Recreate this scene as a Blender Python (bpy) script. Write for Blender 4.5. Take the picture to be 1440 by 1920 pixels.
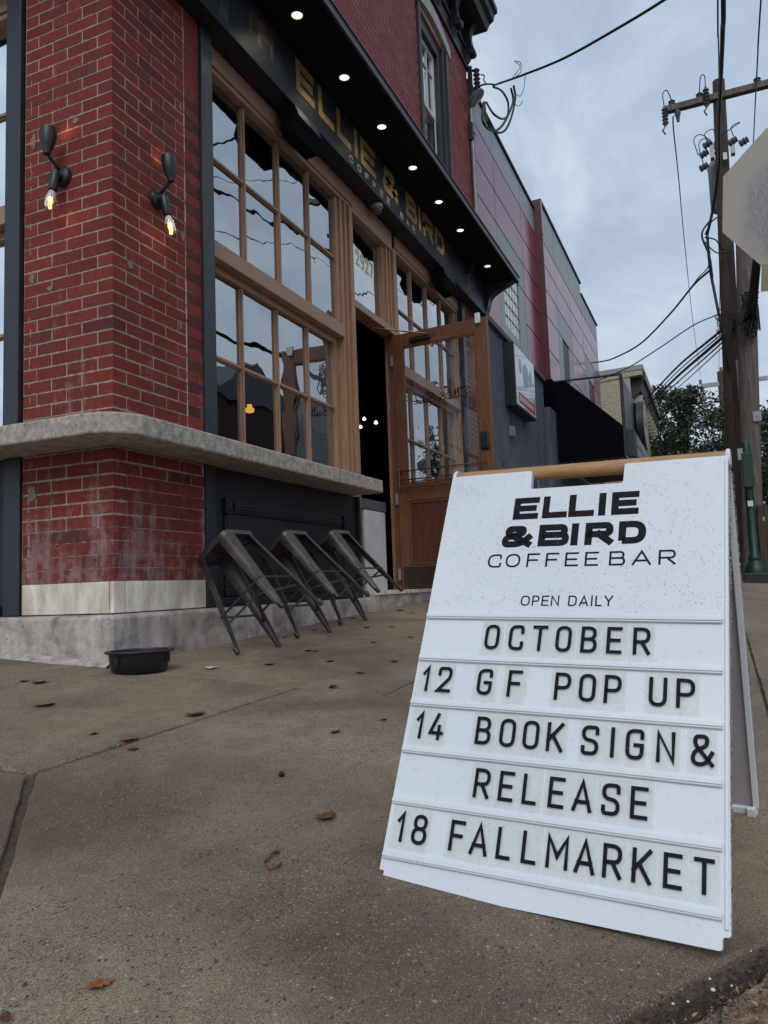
import bpy, bmesh, math, random
from mathutils import Vector, Matrix, noise
random.seed(7)
SC = bpy.context.scene
for o in list(bpy.data.objects): bpy.data.objects.remove(o)

# ------------------------------------------------------------------ camera
CAM = Vector((-3.01800, -2.77519, 0.0))
RC = Matrix(((0.39751709, -0.07244765, -0.91473029), (-0.91687371, -0.07087316, -0.39283533), (-0.03636983, 0.99485091, -0.09459863)))
cd = bpy.data.cameras.new('camera'); cam = bpy.data.objects.new('camera', cd); SC.collection.objects.link(cam)
cam.matrix_world = Matrix.Translation(CAM) @ RC.to_4x4()
cd.sensor_fit = 'VERTICAL'; cd.sensor_height = 36; cd.lens = 36 * 1452 / 1920; cd.clip_start = 0.02; cd.clip_end = 900
SC.camera = cam

# ------------------------------------------------------------------ sky, sun, exposure
SUN_EL, SUN_AZ = math.radians(42), math.radians(197)      # azimuth: the light comes from this side (angle from +X)
w = bpy.data.worlds.new('World'); SC.world = w; w.use_nodes = True
nt = w.node_tree; N = nt.nodes; L = nt.links; N.clear()
out = N.new('ShaderNodeOutputWorld'); mx = N.new('ShaderNodeMixShader')
b1 = N.new('ShaderNodeBackground'); b2 = N.new('ShaderNodeBackground')
sky = N.new('ShaderNodeTexSky'); sky.sky_type = 'NISHITA'; sky.sun_disc = False
sky.sun_elevation = SUN_EL; sky.sun_rotation = math.radians(90) - SUN_AZ
b1.inputs[1].default_value = 0.08; L.new(sky.outputs[0], b1.inputs[0])
tc = N.new('ShaderNodeTexCoord'); sep = N.new('ShaderNodeSeparateXYZ'); L.new(tc.outputs['Generated'], sep.inputs[0])
# project the view direction onto a flat cloud deck: (x, y) / (z + 0.12)
ad = N.new('ShaderNodeMath'); ad.operation = 'ADD'; ad.inputs[1].default_value = 0.16; L.new(sep.outputs[2], ad.inputs[0])
mxz = N.new('ShaderNodeMath'); mxz.operation = 'MAXIMUM'; mxz.inputs[1].default_value = 0.05; L.new(ad.outputs[0], mxz.inputs[0])
dx = N.new('ShaderNodeMath'); dx.operation = 'DIVIDE'; L.new(sep.outputs[0], dx.inputs[0]); L.new(mxz.outputs[0], dx.inputs[1])
dy = N.new('ShaderNodeMath'); dy.operation = 'DIVIDE'; L.new(sep.outputs[1], dy.inputs[0]); L.new(mxz.outputs[0], dy.inputs[1])
cb = N.new('ShaderNodeCombineXYZ'); L.new(dx.outputs[0], cb.inputs[0]); L.new(dy.outputs[0], cb.inputs[1])
n1 = N.new('ShaderNodeTexNoise'); n1.inputs['Scale'].default_value = 1.7; n1.inputs['Detail'].default_value = 9; n1.inputs['Roughness'].default_value = 0.58
n1.inputs['Distortion'].default_value = 0.5
mp = N.new('ShaderNodeMapping'); mp.inputs['Scale'].default_value = (1.0, 1.5, 1); mp.inputs['Rotation'].default_value = (0, 0, 0.5); mp.inputs['Location'].default_value = (3.1, 1.7, 0)
L.new(cb.outputs[0], mp.inputs[0]); L.new(mp.outputs[0], n1.inputs['Vector'])
cr = N.new('ShaderNodeValToRGB'); e = cr.color_ramp.elements
e[0].position = 0.34; e[0].color = (0.39, 0.485, 0.625, 1); e[1].position = 0.66; e[1].color = (0.69, 0.77, 0.86, 1)
m_ = e.new(0.5); m_.color = (0.50, 0.61, 0.755, 1)
L.new(n1.outputs[0], cr.inputs[0])
hz_ = N.new('ShaderNodeMapRange'); hz_.inputs[1].default_value = 0.0; hz_.inputs[2].default_value = 0.45; hz_.inputs[3].default_value = 0.55; hz_.inputs[4].default_value = 0.0; L.new(sep.outputs[2], hz_.inputs[0])
hm = N.new('ShaderNodeMix'); hm.data_type = 'RGBA'; L.new(hz_.outputs[0], hm.inputs[0]); L.new(cr.outputs[0], hm.inputs[6]); hm.inputs[7].default_value = (0.66, 0.735, 0.81, 1); L.new(hm.outputs[2], b2.inputs[0]); b2.inputs[1].default_value = 1.0
mx.inputs[0].default_value = 0.93; L.new(b1.outputs[0], mx.inputs[1]); L.new(b2.outputs[0], mx.inputs[2]); L.new(mx.outputs[0], out.inputs[0])
sd = bpy.data.lights.new('sun', 'SUN'); sd.energy = 1.3; sd.angle = math.radians(35); sd.color = (1, 0.97, 0.94)
so = bpy.data.objects.new('sun', sd); SC.collection.objects.link(so)
sdir = Vector((math.cos(SUN_EL) * math.cos(SUN_AZ), math.cos(SUN_EL) * math.sin(SUN_AZ), math.sin(SUN_EL)))
so.rotation_euler = sdir.to_track_quat('Z', 'Y').to_euler(); so.location = (-5, -8, 14)
SC.view_settings.view_transform = 'Standard'; SC.view_settings.look = 'None'; SC.view_settings.gamma = 1
SC.view_settings.exposure = 0.0; SC.view_settings.use_curve_mapping = False
SC.render.resolution_x = 768; SC.render.resolution_y = 1024
SC.cycles.max_bounces = 8; SC.cycles.transparent_max_bounces = 12; SC.cycles.sample_clamp_indirect = 4

# ------------------------------------------------------------------ survey helpers: sight lines of the photograph met with real planes
def ray(u, v): return RC @ Vector((u - 720, -(v - 960), -1452))
def on(u, v, ax, val):
    q = ray(u, v); return CAM + q * ((val - CAM[ax]) / q[ax])
def G(x, y):
    xx = max(-6.0, min(x, 9.5)); yy = max(-3.75, min(y, 6))
    return -0.333 + 0.043 * xx + 0.065 * yy
def gp(u, v):
    q = ray(u, v); t = (-0.333 + 0.043 * CAM.x + 0.065 * CAM.y) / (q.z - 0.043 * q.x - 0.065 * q.y); return CAM + q * t

# ------------------------------------------------------------------ materials
def ramp(nt, fac, stops):
    r = nt.nodes.new('ShaderNodeValToRGB'); el = r.color_ramp.elements
    while len(el) < len(stops): el.new(0.5)
    for i, (p, c) in enumerate(stops):
        el[i].position = p; el[i].color = (*c, 1) if len(c) == 3 else c
    nt.links.new(fac, r.inputs[0]); return r.outputs[0]
def tex(nt, kind, vec, **k):
    n = nt.nodes.new(kind); nt.links.new(vec, n.inputs['Vector'])
    for a, b in k.items():
        if a in n.inputs: n.inputs[a].default_value = b
        else: setattr(n, a, b)
    return n
def mapped(nt, vec, sc=(1, 1, 1), rot=(0, 0, 0)):
    m = nt.nodes.new('ShaderNodeMapping'); m.inputs['Scale'].default_value = sc; m.inputs['Rotation'].default_value = rot
    nt.links.new(vec, m.inputs[0]); return m.outputs[0]
def mixc(nt, fac, a, b, mode='MIX'):
    m = nt.nodes.new('ShaderNodeMix'); m.data_type = 'RGBA'; m.blend_type = mode
    for s, v in ((m.inputs[0], fac), (m.inputs[6], a), (m.inputs[7], b)):
        if hasattr(v, 'links'): nt.links.new(v, s)
        elif isinstance(v, (int, float)): s.default_value = v
        else: s.default_value = (*v, 1)
    return m.outputs[2]
def math_(nt, op, a, b=None, clamp=False):
    m = nt.nodes.new('ShaderNodeMath'); m.operation = op; m.use_clamp = clamp
    for s, v in ((m.inputs[0], a), (m.inputs[1], b)):
        if v is None: continue
        if hasattr(v, 'links'): nt.links.new(v, s)
        else: s.default_value = v
    return m.outputs[0]
def new_mat(name):
    m = bpy.data.materials.new(name); m.use_nodes = True; return m, m.node_tree, m.node_tree.nodes['Principled BSDF']
def wpos(nt):
    g = nt.nodes.new('ShaderNodeNewGeometry'); return g.outputs['Position']
def opos(nt):
    g = nt.nodes.new('ShaderNodeTexCoord'); return g.outputs['Object']
def orand(nt):
    return nt.nodes.new('ShaderNodeObjectInfo').outputs['Random']
def bump(nt, bsdf, h, s, d=0.01):
    b = nt.nodes.new('ShaderNodeBump'); b.inputs['Strength'].default_value = s; b.inputs['Distance'].default_value = d
    nt.links.new(h, b.inputs['Height']); nt.links.new(b.outputs[0], bsdf.inputs['Normal'])
def S(name, c1, c2=None, scale=6, rough=0.6, bs=0.0, bscale=60, metal=0.0, coat=0.0, sc=(1, 1, 1), obj=False, detail=5, spec=0.5, rvar=0.0, bd=0.004):
    m, nt, b = new_mat(name); c2 = c2 or tuple(x * 0.75 for x in c1)
    v = mapped(nt, opos(nt) if obj else wpos(nt), sc)
    n = tex(nt, 'ShaderNodeTexNoise', v, Scale=scale, Detail=detail, Roughness=0.6)
    col = ramp(nt, n.outputs[0], [(0.32, c2), (0.68, c1)])
    if rvar:
        hs = nt.nodes.new('ShaderNodeHueSaturation'); nt.links.new(col, hs.inputs['Color'])
        nt.links.new(math_(nt, 'ADD', math_(nt, 'MULTIPLY', orand(nt), 2 * rvar), 1 - rvar), hs.inputs['Value']); col = hs.outputs[0]
    nt.links.new(col, b.inputs['Base Color']); b.inputs['Metallic'].default_value = metal; b.inputs['Coat Weight'].default_value = coat
    b.inputs['Specular IOR Level'].default_value = spec
    r = math_(nt, 'ADD', math_(nt, 'MULTIPLY', n.outputs[0], 0.24), rough - 0.12, True); nt.links.new(r, b.inputs['Roughness'])
    if bs: bump(nt, b, tex(nt, 'ShaderNodeTexNoise', v, Scale=bscale, Detail=6).outputs[0], bs, bd)
    return m
def emit(name, c, s):
    m = bpy.data.materials.new(name); m.use_nodes = True; nt = m.node_tree; nt.nodes.clear()
    e = nt.nodes.new('ShaderNodeEmission'); e.inputs[0].default_value = (*c, 1); e.inputs[1].default_value = s
    o = nt.nodes.new('ShaderNodeOutputMaterial'); nt.links.new(e.outputs[0], o.inputs[0]); return m

def make_brick_mat(name, hi, lo, dark, efflo, smear=False):
    m, nt, b = new_mat(name); P = wpos(nt); R = orand(nt)
    n = tex(nt, 'ShaderNodeTexNoise', P, Scale=38, Detail=7, Roughness=0.65)
    base = ramp(nt, n.outputs[0], [(0.3, lo), (0.7, hi)])
    rr = ramp(nt, R, [(0.0, (0, 0, 0)), (0.88, (0, 0, 0)), (0.93, (1, 1, 1)), (1, (1, 1, 1))])
    base = mixc(nt, math_(nt, 'MULTIPLY', rr, 0.55), base, dark)
    hs = nt.nodes.new('ShaderNodeHueSaturation'); nt.links.new(base, hs.inputs['Color'])
    nt.links.new(math_(nt, 'ADD', math_(nt, 'MULTIPLY', math_(nt, 'FRACT', math_(nt, 'MULTIPLY', R, 7.3)), 0.34), 0.80), hs.inputs['Value']); base = hs.outputs[0]
    # lime bloom: streaks running down the wall, strongest low on the pier
    st = tex(nt, 'ShaderNodeTexNoise', mapped(nt, P, (7, 7, 0.9)), Scale=1.6, Detail=5, Roughness=0.6)
    fine = tex(nt, 'ShaderNodeTexNoise', P, Scale=120, Detail=4, Roughness=0.8)
    sp = nt.nodes.new('ShaderNodeSeparateXYZ'); nt.links.new(P, sp.inputs[0])
    low = nt.nodes.new('ShaderNodeMapRange'); low.inputs[1].default_value = 0.62; low.inputs[2].default_value = 0.12; low.inputs[3].default_value = 0.0; low.inputs[4].default_value = 0.19
    nt.links.new(sp.outputs[2], low.inputs[0])
    mid = nt.nodes.new('ShaderNodeMapRange'); mid.inputs[1].default_value = 1.9; mid.inputs[2].default_value = 1.0; mid.inputs[3].default_value = 0.0; mid.inputs[4].default_value = 0.10
    nt.links.new(sp.outputs[2], mid.inputs[0])
    t = math_(nt, 'ADD', math_(nt, 'ADD', st.outputs[0], low.outputs[0]), mid.outputs[0])
    blot = tex(nt, 'ShaderNodeTexNoise', P, Scale=13, Detail=6, Roughness=0.7)
    mask = ramp(nt, math_(nt, 'SUBTRACT', math_(nt, 'MULTIPLY', math_(nt, 'ADD', math_(nt, 'ADD', t, math_(nt, 'MULTIPLY', fine.outputs[0], 0.55)), math_(nt, 'MULTIPLY', math_(nt, 'SUBTRACT', blot.outputs[0], 0.5), 0.9)), 2.0), 1.42), [(0.0, (0, 0, 0)), (0.5, (0, 0, 0)), (1.0, (1, 1, 1))])
    base = mixc(nt, math_(nt, 'MULTIPLY', mask, efflo), base, (0.34, 0.26, 0.27))
    pt = tex(nt, 'ShaderNodeTexVoronoi', P, Scale=46)
    sel = math_(nt, 'LESS_THAN', pt.outputs['Distance'], 0.09)
    base = mixc(nt, math_(nt, 'MULTIPLY', sel, math_(nt, 'MULTIPLY', mask, 0.9)), base, (0.5, 0.47, 0.45))
    if smear:      # mortar dragged over the brick's upper and lower edges (object space of the unit brick)
        so_ = nt.nodes.new('ShaderNodeSeparateXYZ'); nt.links.new(opos(nt), so_.inputs[0])
        nz = tex(nt, 'ShaderNodeTexNoise', P, Scale=30, Detail=5, Roughness=0.75)
        mk = math_(nt, 'ADD', math_(nt, 'ABSOLUTE', so_.outputs[2]), math_(nt, 'MULTIPLY', math_(nt, 'SUBTRACT', nz.outputs[0], 0.5), 0.30))
        base = mixc(nt, ramp(nt, mk, [(0.485, (0, 0, 0)), (0.51, (1, 1, 1))]), base, (0.34, 0.235, 0.205))
    nt.links.new(base, b.inputs['Base Color']); b.inputs['Roughness'].default_value = 0.78; b.inputs['Specular IOR Level'].default_value = 0.35
    g = tex(nt, 'ShaderNodeTexNoise', P, Scale=95, Detail=8, Roughness=0.7)
    bump(nt, b, g.outputs[0], 0.55, 0.004); return m
BRICK = make_brick_mat('brick_red', (0.235, 0.038, 0.026), (0.135, 0.022, 0.016), (0.085, 0.028, 0.030), 0.62)
BRICK_P = make_brick_mat('brick_red_pointed', (0.235, 0.037, 0.025), (0.135, 0.021, 0.015), (0.085, 0.024, 0.027), 0.60, True)
BRICK_OLD = make_brick_mat('brick_old', (0.125, 0.030, 0.027), (0.080, 0.020, 0.020), (0.065, 0.020, 0.022), 0.55)
BRICK_UP = make_brick_mat('brick_painted', (0.36, 0.075, 0.070), (0.25, 0.050, 0.050), (0.22, 0.050, 0.056), 0.0)
MORTAR = S('mortar', (0.47, 0.345, 0.295), (0.29, 0.205, 0.175), 30, 0.9, 0.8, 160)
MORTAR_UP = S('mortar_pale', (0.60, 0.34, 0.32), (0.40, 0.17, 0.16), 30, 0.9, 0.5, 160)

def make_ground(name, k=1.0, warm=1.0, fleck=1.0):
    m, nt, b = new_mat(name); P = wpos(nt)
    big = tex(nt, 'ShaderNodeTexNoise', P, Scale=1.1, Detail=6, Roughness=0.6, Distortion=0.4)
    med = tex(nt, 'ShaderNodeTexNoise', P, Scale=14, Detail=8, Roughness=0.75)
    fin = tex(nt, 'ShaderNodeTexNoise', P, Scale=320, Detail=4, Roughness=0.8)
    c = ramp(nt, big.outputs[0], [(0.34, (0.135 * k, 0.097 * k, 0.071 * k)), (0.5, (0.225 * k, 0.173 * k, 0.126 * k * warm)), (0.68, (0.295 * k, 0.235 * k, 0.172 * k * warm))])
    c = mixc(nt, 0.5, c, ramp(nt, med.outputs[0], [(0.25, (0.25, 0.24, 0.23)), (0.75, (0.78, 0.76, 0.74))]), 'OVERLAY')
    c = mixc(nt, 0.8, c, ramp(nt, fin.outputs[0], [(0.36, (0.14, 0.13, 0.12)), (0.64, (0.88, 0.87, 0.84))]), 'OVERLAY')
    if fleck:
        wv = tex(nt, 'ShaderNodeTexNoise', P, Scale=260, Detail=2); vm = nt.nodes.new('ShaderNodeVectorMath'); vm.operation = 'MULTIPLY_ADD'; nt.links.new(wv.outputs['Color'], vm.inputs[0]); vm.inputs[1].default_value = (0.006, 0.006, 0.006); nt.links.new(P, vm.inputs[2]); warp = vm.outputs[0]
        def flecks(scale, size, keep, col, base, msk, am, sc=(1, 1, 1)):
            v = tex(nt, 'ShaderNodeTexVoronoi', mapped(nt, warp, sc, (0, 0, 0.6)), Scale=scale)
            sp = nt.nodes.new('ShaderNodeSeparateColor'); nt.links.new(v.outputs['Color'], sp.inputs[0])
            a = math_(nt, 'LESS_THAN', v.outputs['Distance'], math_(nt, 'MULTIPLY', math_(nt, 'ADD', sp.outputs[1], 0.35), size))
            f = math_(nt, 'MULTIPLY', a, math_(nt, 'GREATER_THAN', math_(nt, 'ADD', sp.outputs[0], msk), keep))
            cc = mixc(nt, sp.outputs[2], col, tuple(x * 0.55 for x in col)) if not isinstance(col[0], tuple) else mixc(nt, sp.outputs[2], col[0], col[1])
            return mixc(nt, math_(nt, 'MULTIPLY', f, am), base, cc)
        patch = tex(nt, 'ShaderNodeTexNoise', P, Scale=1.9, Detail=3)
        pm = math_(nt, 'MULTIPLY', math_(nt, 'SUBTRACT', patch.outputs[0], 0.5), 0.9)
        c = flecks(240, 0.38, 0.74, ((0.44, 0.39, 0.31), (0.27, 0.20, 0.13)), c, pm, 0.8)
        c = flecks(420, 0.42, 0.70, ((0.36, 0.32, 0.26), (0.30, 0.24, 0.17)), c, pm, 0.6)
        c = flecks(300, 0.42, 0.74, ((0.06, 0.05, 0.045), (0.09, 0.07, 0.055)), c, pm, 0.7, (1, 1.6, 1))
        c = flecks(110, 0.26, 0.955, ((0.46, 0.44, 0.40), (0.40, 0.27, 0.13)), c, pm, 0.9)
        c = flecks(92, 0.34, 0.90, ((0.030, 0.028, 0.036), (0.06, 0.042, 0.040)), c, pm, 0.9, (1, 1.9, 1))
        c = flecks(190, 0.34, 0.80, ((0.05, 0.045, 0.045), (0.07, 0.06, 0.055)), c, pm, 0.7, (1.5, 1, 1))
        gm = tex(nt, 'ShaderNodeTexVoronoi', P, Scale=2.7); gs = nt.nodes.new('ShaderNodeSeparateColor'); nt.links.new(gm.outputs['Color'], gs.inputs[0])
        gk = math_(nt, 'MULTIPLY', math_(nt, 'LESS_THAN', gm.outputs['Distance'], 0.035), math_(nt, 'GREATER_THAN', gs.outputs[0], 0.62)); c = mixc(nt, math_(nt, 'MULTIPLY', gk, 0.35), c, (0.07, 0.058, 0.05))
        dk = tex(nt, 'ShaderNodeTexNoise', mapped(nt, P, (1, 2.2, 1), (0, 0, 0.5)), Scale=0.8, Detail=5, Roughness=0.62); c = mixc(nt, math_(nt, 'MULTIPLY', ramp(nt, dk.outputs[0], [(0.52, (0, 0, 0)), (0.66, (1, 1, 1))]), 0.28), c, (0.10, 0.062, 0.042))
    nt.links.new(c, b.inputs['Base Color'])
    r = ramp(nt, big.outputs[0], [(0.35, (0.60,) * 3), (0.65, (0.88,) * 3)]); nt.links.new(r, b.inputs['Roughness'])
    h = math_(nt, 'ADD', math_(nt, 'MULTIPLY', fin.outputs[0], 0.5), med.outputs[0])
    b.inputs['Specular IOR Level'].default_value = 0.3; bump(nt, b, h, 0.7, 0.006); return m
SLAB = make_ground('sidewalk_concrete')
SOIL = S('joint_soil', (0.125, 0.088, 0.062), (0.045, 0.033, 0.026), 60, 0.95, 1.0, 200)
ASPH = make_ground('asphalt', 0.45, 1.0, 0)
CONC = S('cast_concrete', (0.300, 0.285, 0.265), (0.170, 0.160, 0.150), 9, 0.85, 0.7, 110, detail=9)
def make_sill():
    m, nt, b = new_mat('sill_concrete'); P = wpos(nt)
    a = tex(nt, 'ShaderNodeTexNoise', P, Scale=22, Detail=9, Roughness=0.75)
    c = ramp(nt, a.outputs[0], [(0.30, (0.15, 0.138, 0.125)), (0.5, (0.37, 0.325, 0.275)), (0.68, (0.58, 0.525, 0.45))])
    v = tex(nt, 'ShaderNodeTexVoronoi', P, Scale=70); n2 = tex(nt, 'ShaderNodeTexNoise', P, Scale=4, Detail=2)
    pit = math_(nt, 'MULTIPLY', math_(nt, 'LESS_THAN', v.outputs['Distance'], 0.16), math_(nt, 'GREATER_THAN', n2.outputs[0], 0.52))
    c = mixc(nt, math_(nt, 'MULTIPLY', pit, 0.85), c, (0.03, 0.028, 0.026))
    nt.links.new(c, b.inputs['Base Color']); b.inputs['Roughness'].default_value = 0.9
    bump(nt, b, math_(nt, 'SUBTRACT', a.outputs[0], pit), 0.7, 0.006); return m
SILL = make_sill()
def make_plinth():
    m, nt, b = new_mat('plinth_concrete'); P = wpos(nt)
    a = tex(nt, 'ShaderNodeTexNoise', P, Scale=5, Detail=10, Roughness=0.7, Distortion=0.6)
    c = ramp(nt, a.outputs[0], [(0.32, (0.17, 0.152, 0.14)), (0.5, (0.38, 0.335, 0.30)), (0.66, (0.56, 0.50, 0.455))])
    s = tex(nt, 'ShaderNodeTexNoise', mapped(nt, P, (9, 9, 1.5)), Scale=2.2, Detail=6)
    c = mixc(nt, 0.45, c, ramp(nt, s.outputs[0], [(0.3, (0.3, 0.3, 0.3)), (0.7, (0.75, 0.72, 0.7))]), 'OVERLAY')
    v = tex(nt, 'ShaderNodeTexVoronoi', P, Scale=26); n2 = tex(nt, 'ShaderNodeTexNoise', P, Scale=6, Detail=2)
    pit = math_(nt, 'MULTIPLY', math_(nt, 'LESS_THAN', v.outputs['Distance'], 0.12), math_(nt, 'GREATER_THAN', n2.outputs[0], 0.54))
    c = mixc(nt, math_(nt, 'MULTIPLY', pit, 0.8), c, (0.04, 0.036, 0.034))
    nt.links.new(c, b.inputs['Base Color']); b.inputs['Roughness'].default_value = 0.88
    bump(nt, b, math_(nt, 'SUBTRACT', a.outputs[0], pit), 0.6, 0.008); return m
PLINTH = make_plinth()
MARBLE = S('old_marble', (0.90, 0.83, 0.70), (0.46, 0.40, 0.315), 9, 0.7, 0.6, 50, detail=12, sc=(1, 1, 0.4), bd=0.006)
CURB = S('curb_stone', (0.44, 0.30, 0.19), (0.12, 0.07, 0.045), 24, 0.9, 1.0, 90, detail=12, bd=0.02)
STEEL = S('dark_painted_steel', (0.030, 0.036, 0.046), (0.020, 0.024, 0.031), 12, 0.42, 0.1, 60)
STEELD = S('dark_painted_wood', (0.016, 0.018, 0.023), (0.010, 0.012, 0.015), 12, 0.5, 0.15, 60)
BOARD = S('dark_sign_board', (0.024, 0.028, 0.038), (0.017, 0.021, 0.029), 5, 0.5, 0.05, 60, spec=0.3)
SOFF = S('soffit_black', (0.008, 0.009, 0.012), (0.005, 0.006, 0.009), 12, 0.8, spec=0.2)
TRIMG = S('edge_trim_grey', (0.16, 0.16, 0.18), (0.10, 0.10, 0.115), 12, 0.5)
WOODV = S('window_wood_upright', (0.44, 0.255, 0.155), (0.25, 0.135, 0.078), 16, 0.48, 0.25, 60, sc=(6, 6, 0.35), detail=6)
WOODH = S('window_wood_level', (0.41, 0.25, 0.17), (0.27, 0.155, 0.10), 16, 0.48, 0.25, 60, sc=(0.5, 0.5, 7), detail=6)
DOORV = S('door_wood_upright', (0.200, 0.078, 0.036), (0.085, 0.030, 0.014), 16, 0.42, 0.2, 60, sc=(7, 7, 0.35), detail=7)
DOORH = S('door_wood_level', (0.170, 0.070, 0.034), (0.085, 0.032, 0.016), 16, 0.42, 0.2, 60, sc=(0.5, 0.5, 7), detail=7)
DOORP = S('door_panel_wood', (0.120, 0.036, 0.020), (0.055, 0.015, 0.009), 16, 0.45, 0.2, 60, sc=(7, 7, 0.35), detail=7)
BRASS = S('aged_brass', (0.32, 0.20, 0.09), (0.14, 0.08, 0.035), 30, 0.35, metal=0.9)
GOLD = S('gold_leaf', (0.46, 0.31, 0.125), (0.34, 0.215, 0.085), 14, 0.42, metal=0.35)
GOLDF = S('faded_gold_leaf', (0.16, 0.105, 0.065), (0.03, 0.03, 0.036), 20, 0.45, metal=0.3, detail=9)
GREYL = S('grey_vinyl', (0.60, 0.60, 0.60), (0.48, 0.48, 0.48), 14, 0.5)
WHITE = S('white_paint', (0.72, 0.72, 0.70), (0.58, 0.58, 0.57), 5, 0.5)
BLACKP = S('black_plastic', (0.010, 0.011, 0.014), (0.006, 0.007, 0.009), 20, 0.38)
MATTB = S('matt_black', (0.006, 0.007, 0.009), (0.004, 0.005, 0.007), 20, 0.8, spec=0.08)
BLACKM = S('black_metal', (0.020, 0.020, 0.022), (0.012, 0.012, 0.014), 20, 0.42)
def make_stoolmat():
    m, nt, b = new_mat('gunmetal'); P = opos(nt)
    a = tex(nt, 'ShaderNodeTexNoise', P, Scale=9, Detail=8, Roughness=0.7)
    nt.links.new(ramp(nt, a.outputs[0], [(0.3, (0.045, 0.039, 0.035)), (0.7, (0.110, 0.096, 0.086))]), b.inputs['Base Color'])
    b.inputs['Metallic'].default_value = 0.55; nt.links.new(ramp(nt, a.outputs[0], [(0.3, (0.35,) * 3), (0.7, (0.55,) * 3)]), b.inputs['Roughness'])
    bump(nt, b, tex(nt, 'ShaderNodeTexNoise', P, Scale=160, Detail=4).outputs[0], 0.15, 0.002); return m
GUN = make_stoolmat()
PLAST = S('white_sign_plastic', (0.74, 0.765, 0.80), (0.67, 0.70, 0.74), 3, 0.33, 0.25, 480, bd=0.0012)
PLASTIN = S('sign_inner_plastic', (0.40, 0.37, 0.39), (0.33, 0.30, 0.32), 3, 0.5, 0.2, 300)
INK = S('black_vinyl_letter', (0.010, 0.010, 0.014), (0.006, 0.006, 0.009), 30, 0.6, spec=0.15)
DOWEL = S('oiled_oak', (0.50, 0.285, 0.125), (0.34, 0.175, 0.068), 22, 0.42, 0.3, 120, sc=(5, 0.6, 5), detail=8)
POLEW = S('weathered_pole', (0.115, 0.078, 0.058), (0.045, 0.030, 0.023), 7, 0.9, 0.9, 26, sc=(6, 6, 0.35), detail=9, bd=0.02)
POLEG = S('silvered_pole', (0.22, 0.185, 0.165), (0.085, 0.068, 0.058), 7, 0.9, 0.9, 26, sc=(6, 6, 0.35), detail=9, bd=0.02)
CABLE = S('cable_rubber', (0.014, 0.014, 0.018), (0.010, 0.010, 0.013), 20, 0.6)
GALV = S('galvanised', (0.33, 0.34, 0.36), (0.22, 0.23, 0.25), 16, 0.45, metal=0.4)
CERAM = S('insulator_glaze', (0.10, 0.105, 0.12), (0.06, 0.062, 0.07), 16, 0.3)
GREEN = S('green_cast_iron', (0.009, 0.045, 0.030), (0.005, 0.025, 0.018), 12, 0.45, 0.3, 60)
MAROON = S('maroon_gloss_panel', (0.260, 0.050, 0.085), (0.210, 0.035, 0.065), 1.2, 0.20, rvar=0.12, spec=0.40)
MAROON.node_tree.nodes['Principled BSDF'].inputs['Specular Tint'].default_value = (1.0, 0.55, 0.72, 1)
PANELG = S('grey_panel', (0.300, 0.325, 0.325), (0.255, 0.28, 0.28), 2, 0.42, rvar=0.05)
STUCCO = S('blue_grey_stucco', (0.115, 0.130, 0.155), (0.062, 0.072, 0.092), 3, 0.85, 0.5, 50, detail=9, sc=(1, 1, 0.5))
AWN = S('black_awning_fabric', (0.004, 0.005, 0.009), (0.003, 0.004, 0.007), 8, 0.95, spec=0.05)
CREAM = S('cream_render', (0.46, 0.42, 0.31), (0.33, 0.30, 0.22), 6, 0.9, 1.0, 9, sc=(1, 1, 2.5), bd=0.03)
CORN = S('cornice_paint', (0.028, 0.030, 0.034), (0.016, 0.017, 0.020), 9, 0.5)
STONEL = S('lintel_stone', (0.44, 0.47, 0.47), (0.33, 0.36, 0.37), 8, 0.7)
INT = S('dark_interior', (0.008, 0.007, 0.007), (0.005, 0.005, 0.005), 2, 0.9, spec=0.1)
LEAFT = None
def make_leafmat(name, hi, lo):
    m, nt, b = new_mat(name); P = wpos(nt)
    a = tex(nt, 'ShaderNodeTexNoise', P, Scale=0.9, Detail=6, Roughness=0.8)
    nt.links.new(ramp(nt, a.outputs[0], [(0.3, lo), (0.7, hi)]), b.inputs['Base Color']); b.inputs['Roughness'].default_value = 0.6
    return m
FOL = make_leafmat('maple_foliage', (0.040, 0.062, 0.028), (0.016, 0.026, 0.013))
FALL = S('fallen_leaf', (0.27, 0.105, 0.038), (0.09, 0.034, 0.016), 60, 0.6, 0.5, 200, rvar=0.4, obj=True)
def make_signback():
    m, nt, b = new_mat('sign_back_metal'); P = wpos(nt); k = nt.nodes.new('ShaderNodeVectorMath'); k.operation = 'DISTANCE'; nt.links.new(P, k.inputs[0]); cc = CAM + ray(1520, 385) * (4.5 / 1452); k.inputs[1].default_value = cc
    n = tex(nt, 'ShaderNodeTexNoise', P, Scale=7, Detail=8, Roughness=0.7); st = tex(nt, 'ShaderNodeTexNoise', mapped(nt, P, (1, 60, 9), (0.6, 0, 0)), Scale=3, Detail=6)
    d = math_(nt, 'ADD', k.outputs['Value'], math_(nt, 'MULTIPLY', math_(nt, 'SUBTRACT', n.outputs[0], 0.5), 0.22))
    f = ramp(nt, d, [(0.31, (1, 1, 1)), (0.39, (0, 0, 0))])
    c = mixc(nt, math_(nt, 'MULTIPLY', f, 0.85), (0.62, 0.585, 0.53), ramp(nt, st.outputs[0], [(0.3, (0.28, 0.28, 0.30)), (0.7, (0.60, 0.59, 0.60))]))
    nt.links.new(c, b.inputs['Base Color']); b.inputs['Roughness'].default_value = 0.5; return m
SIGNB = make_signback()

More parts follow.
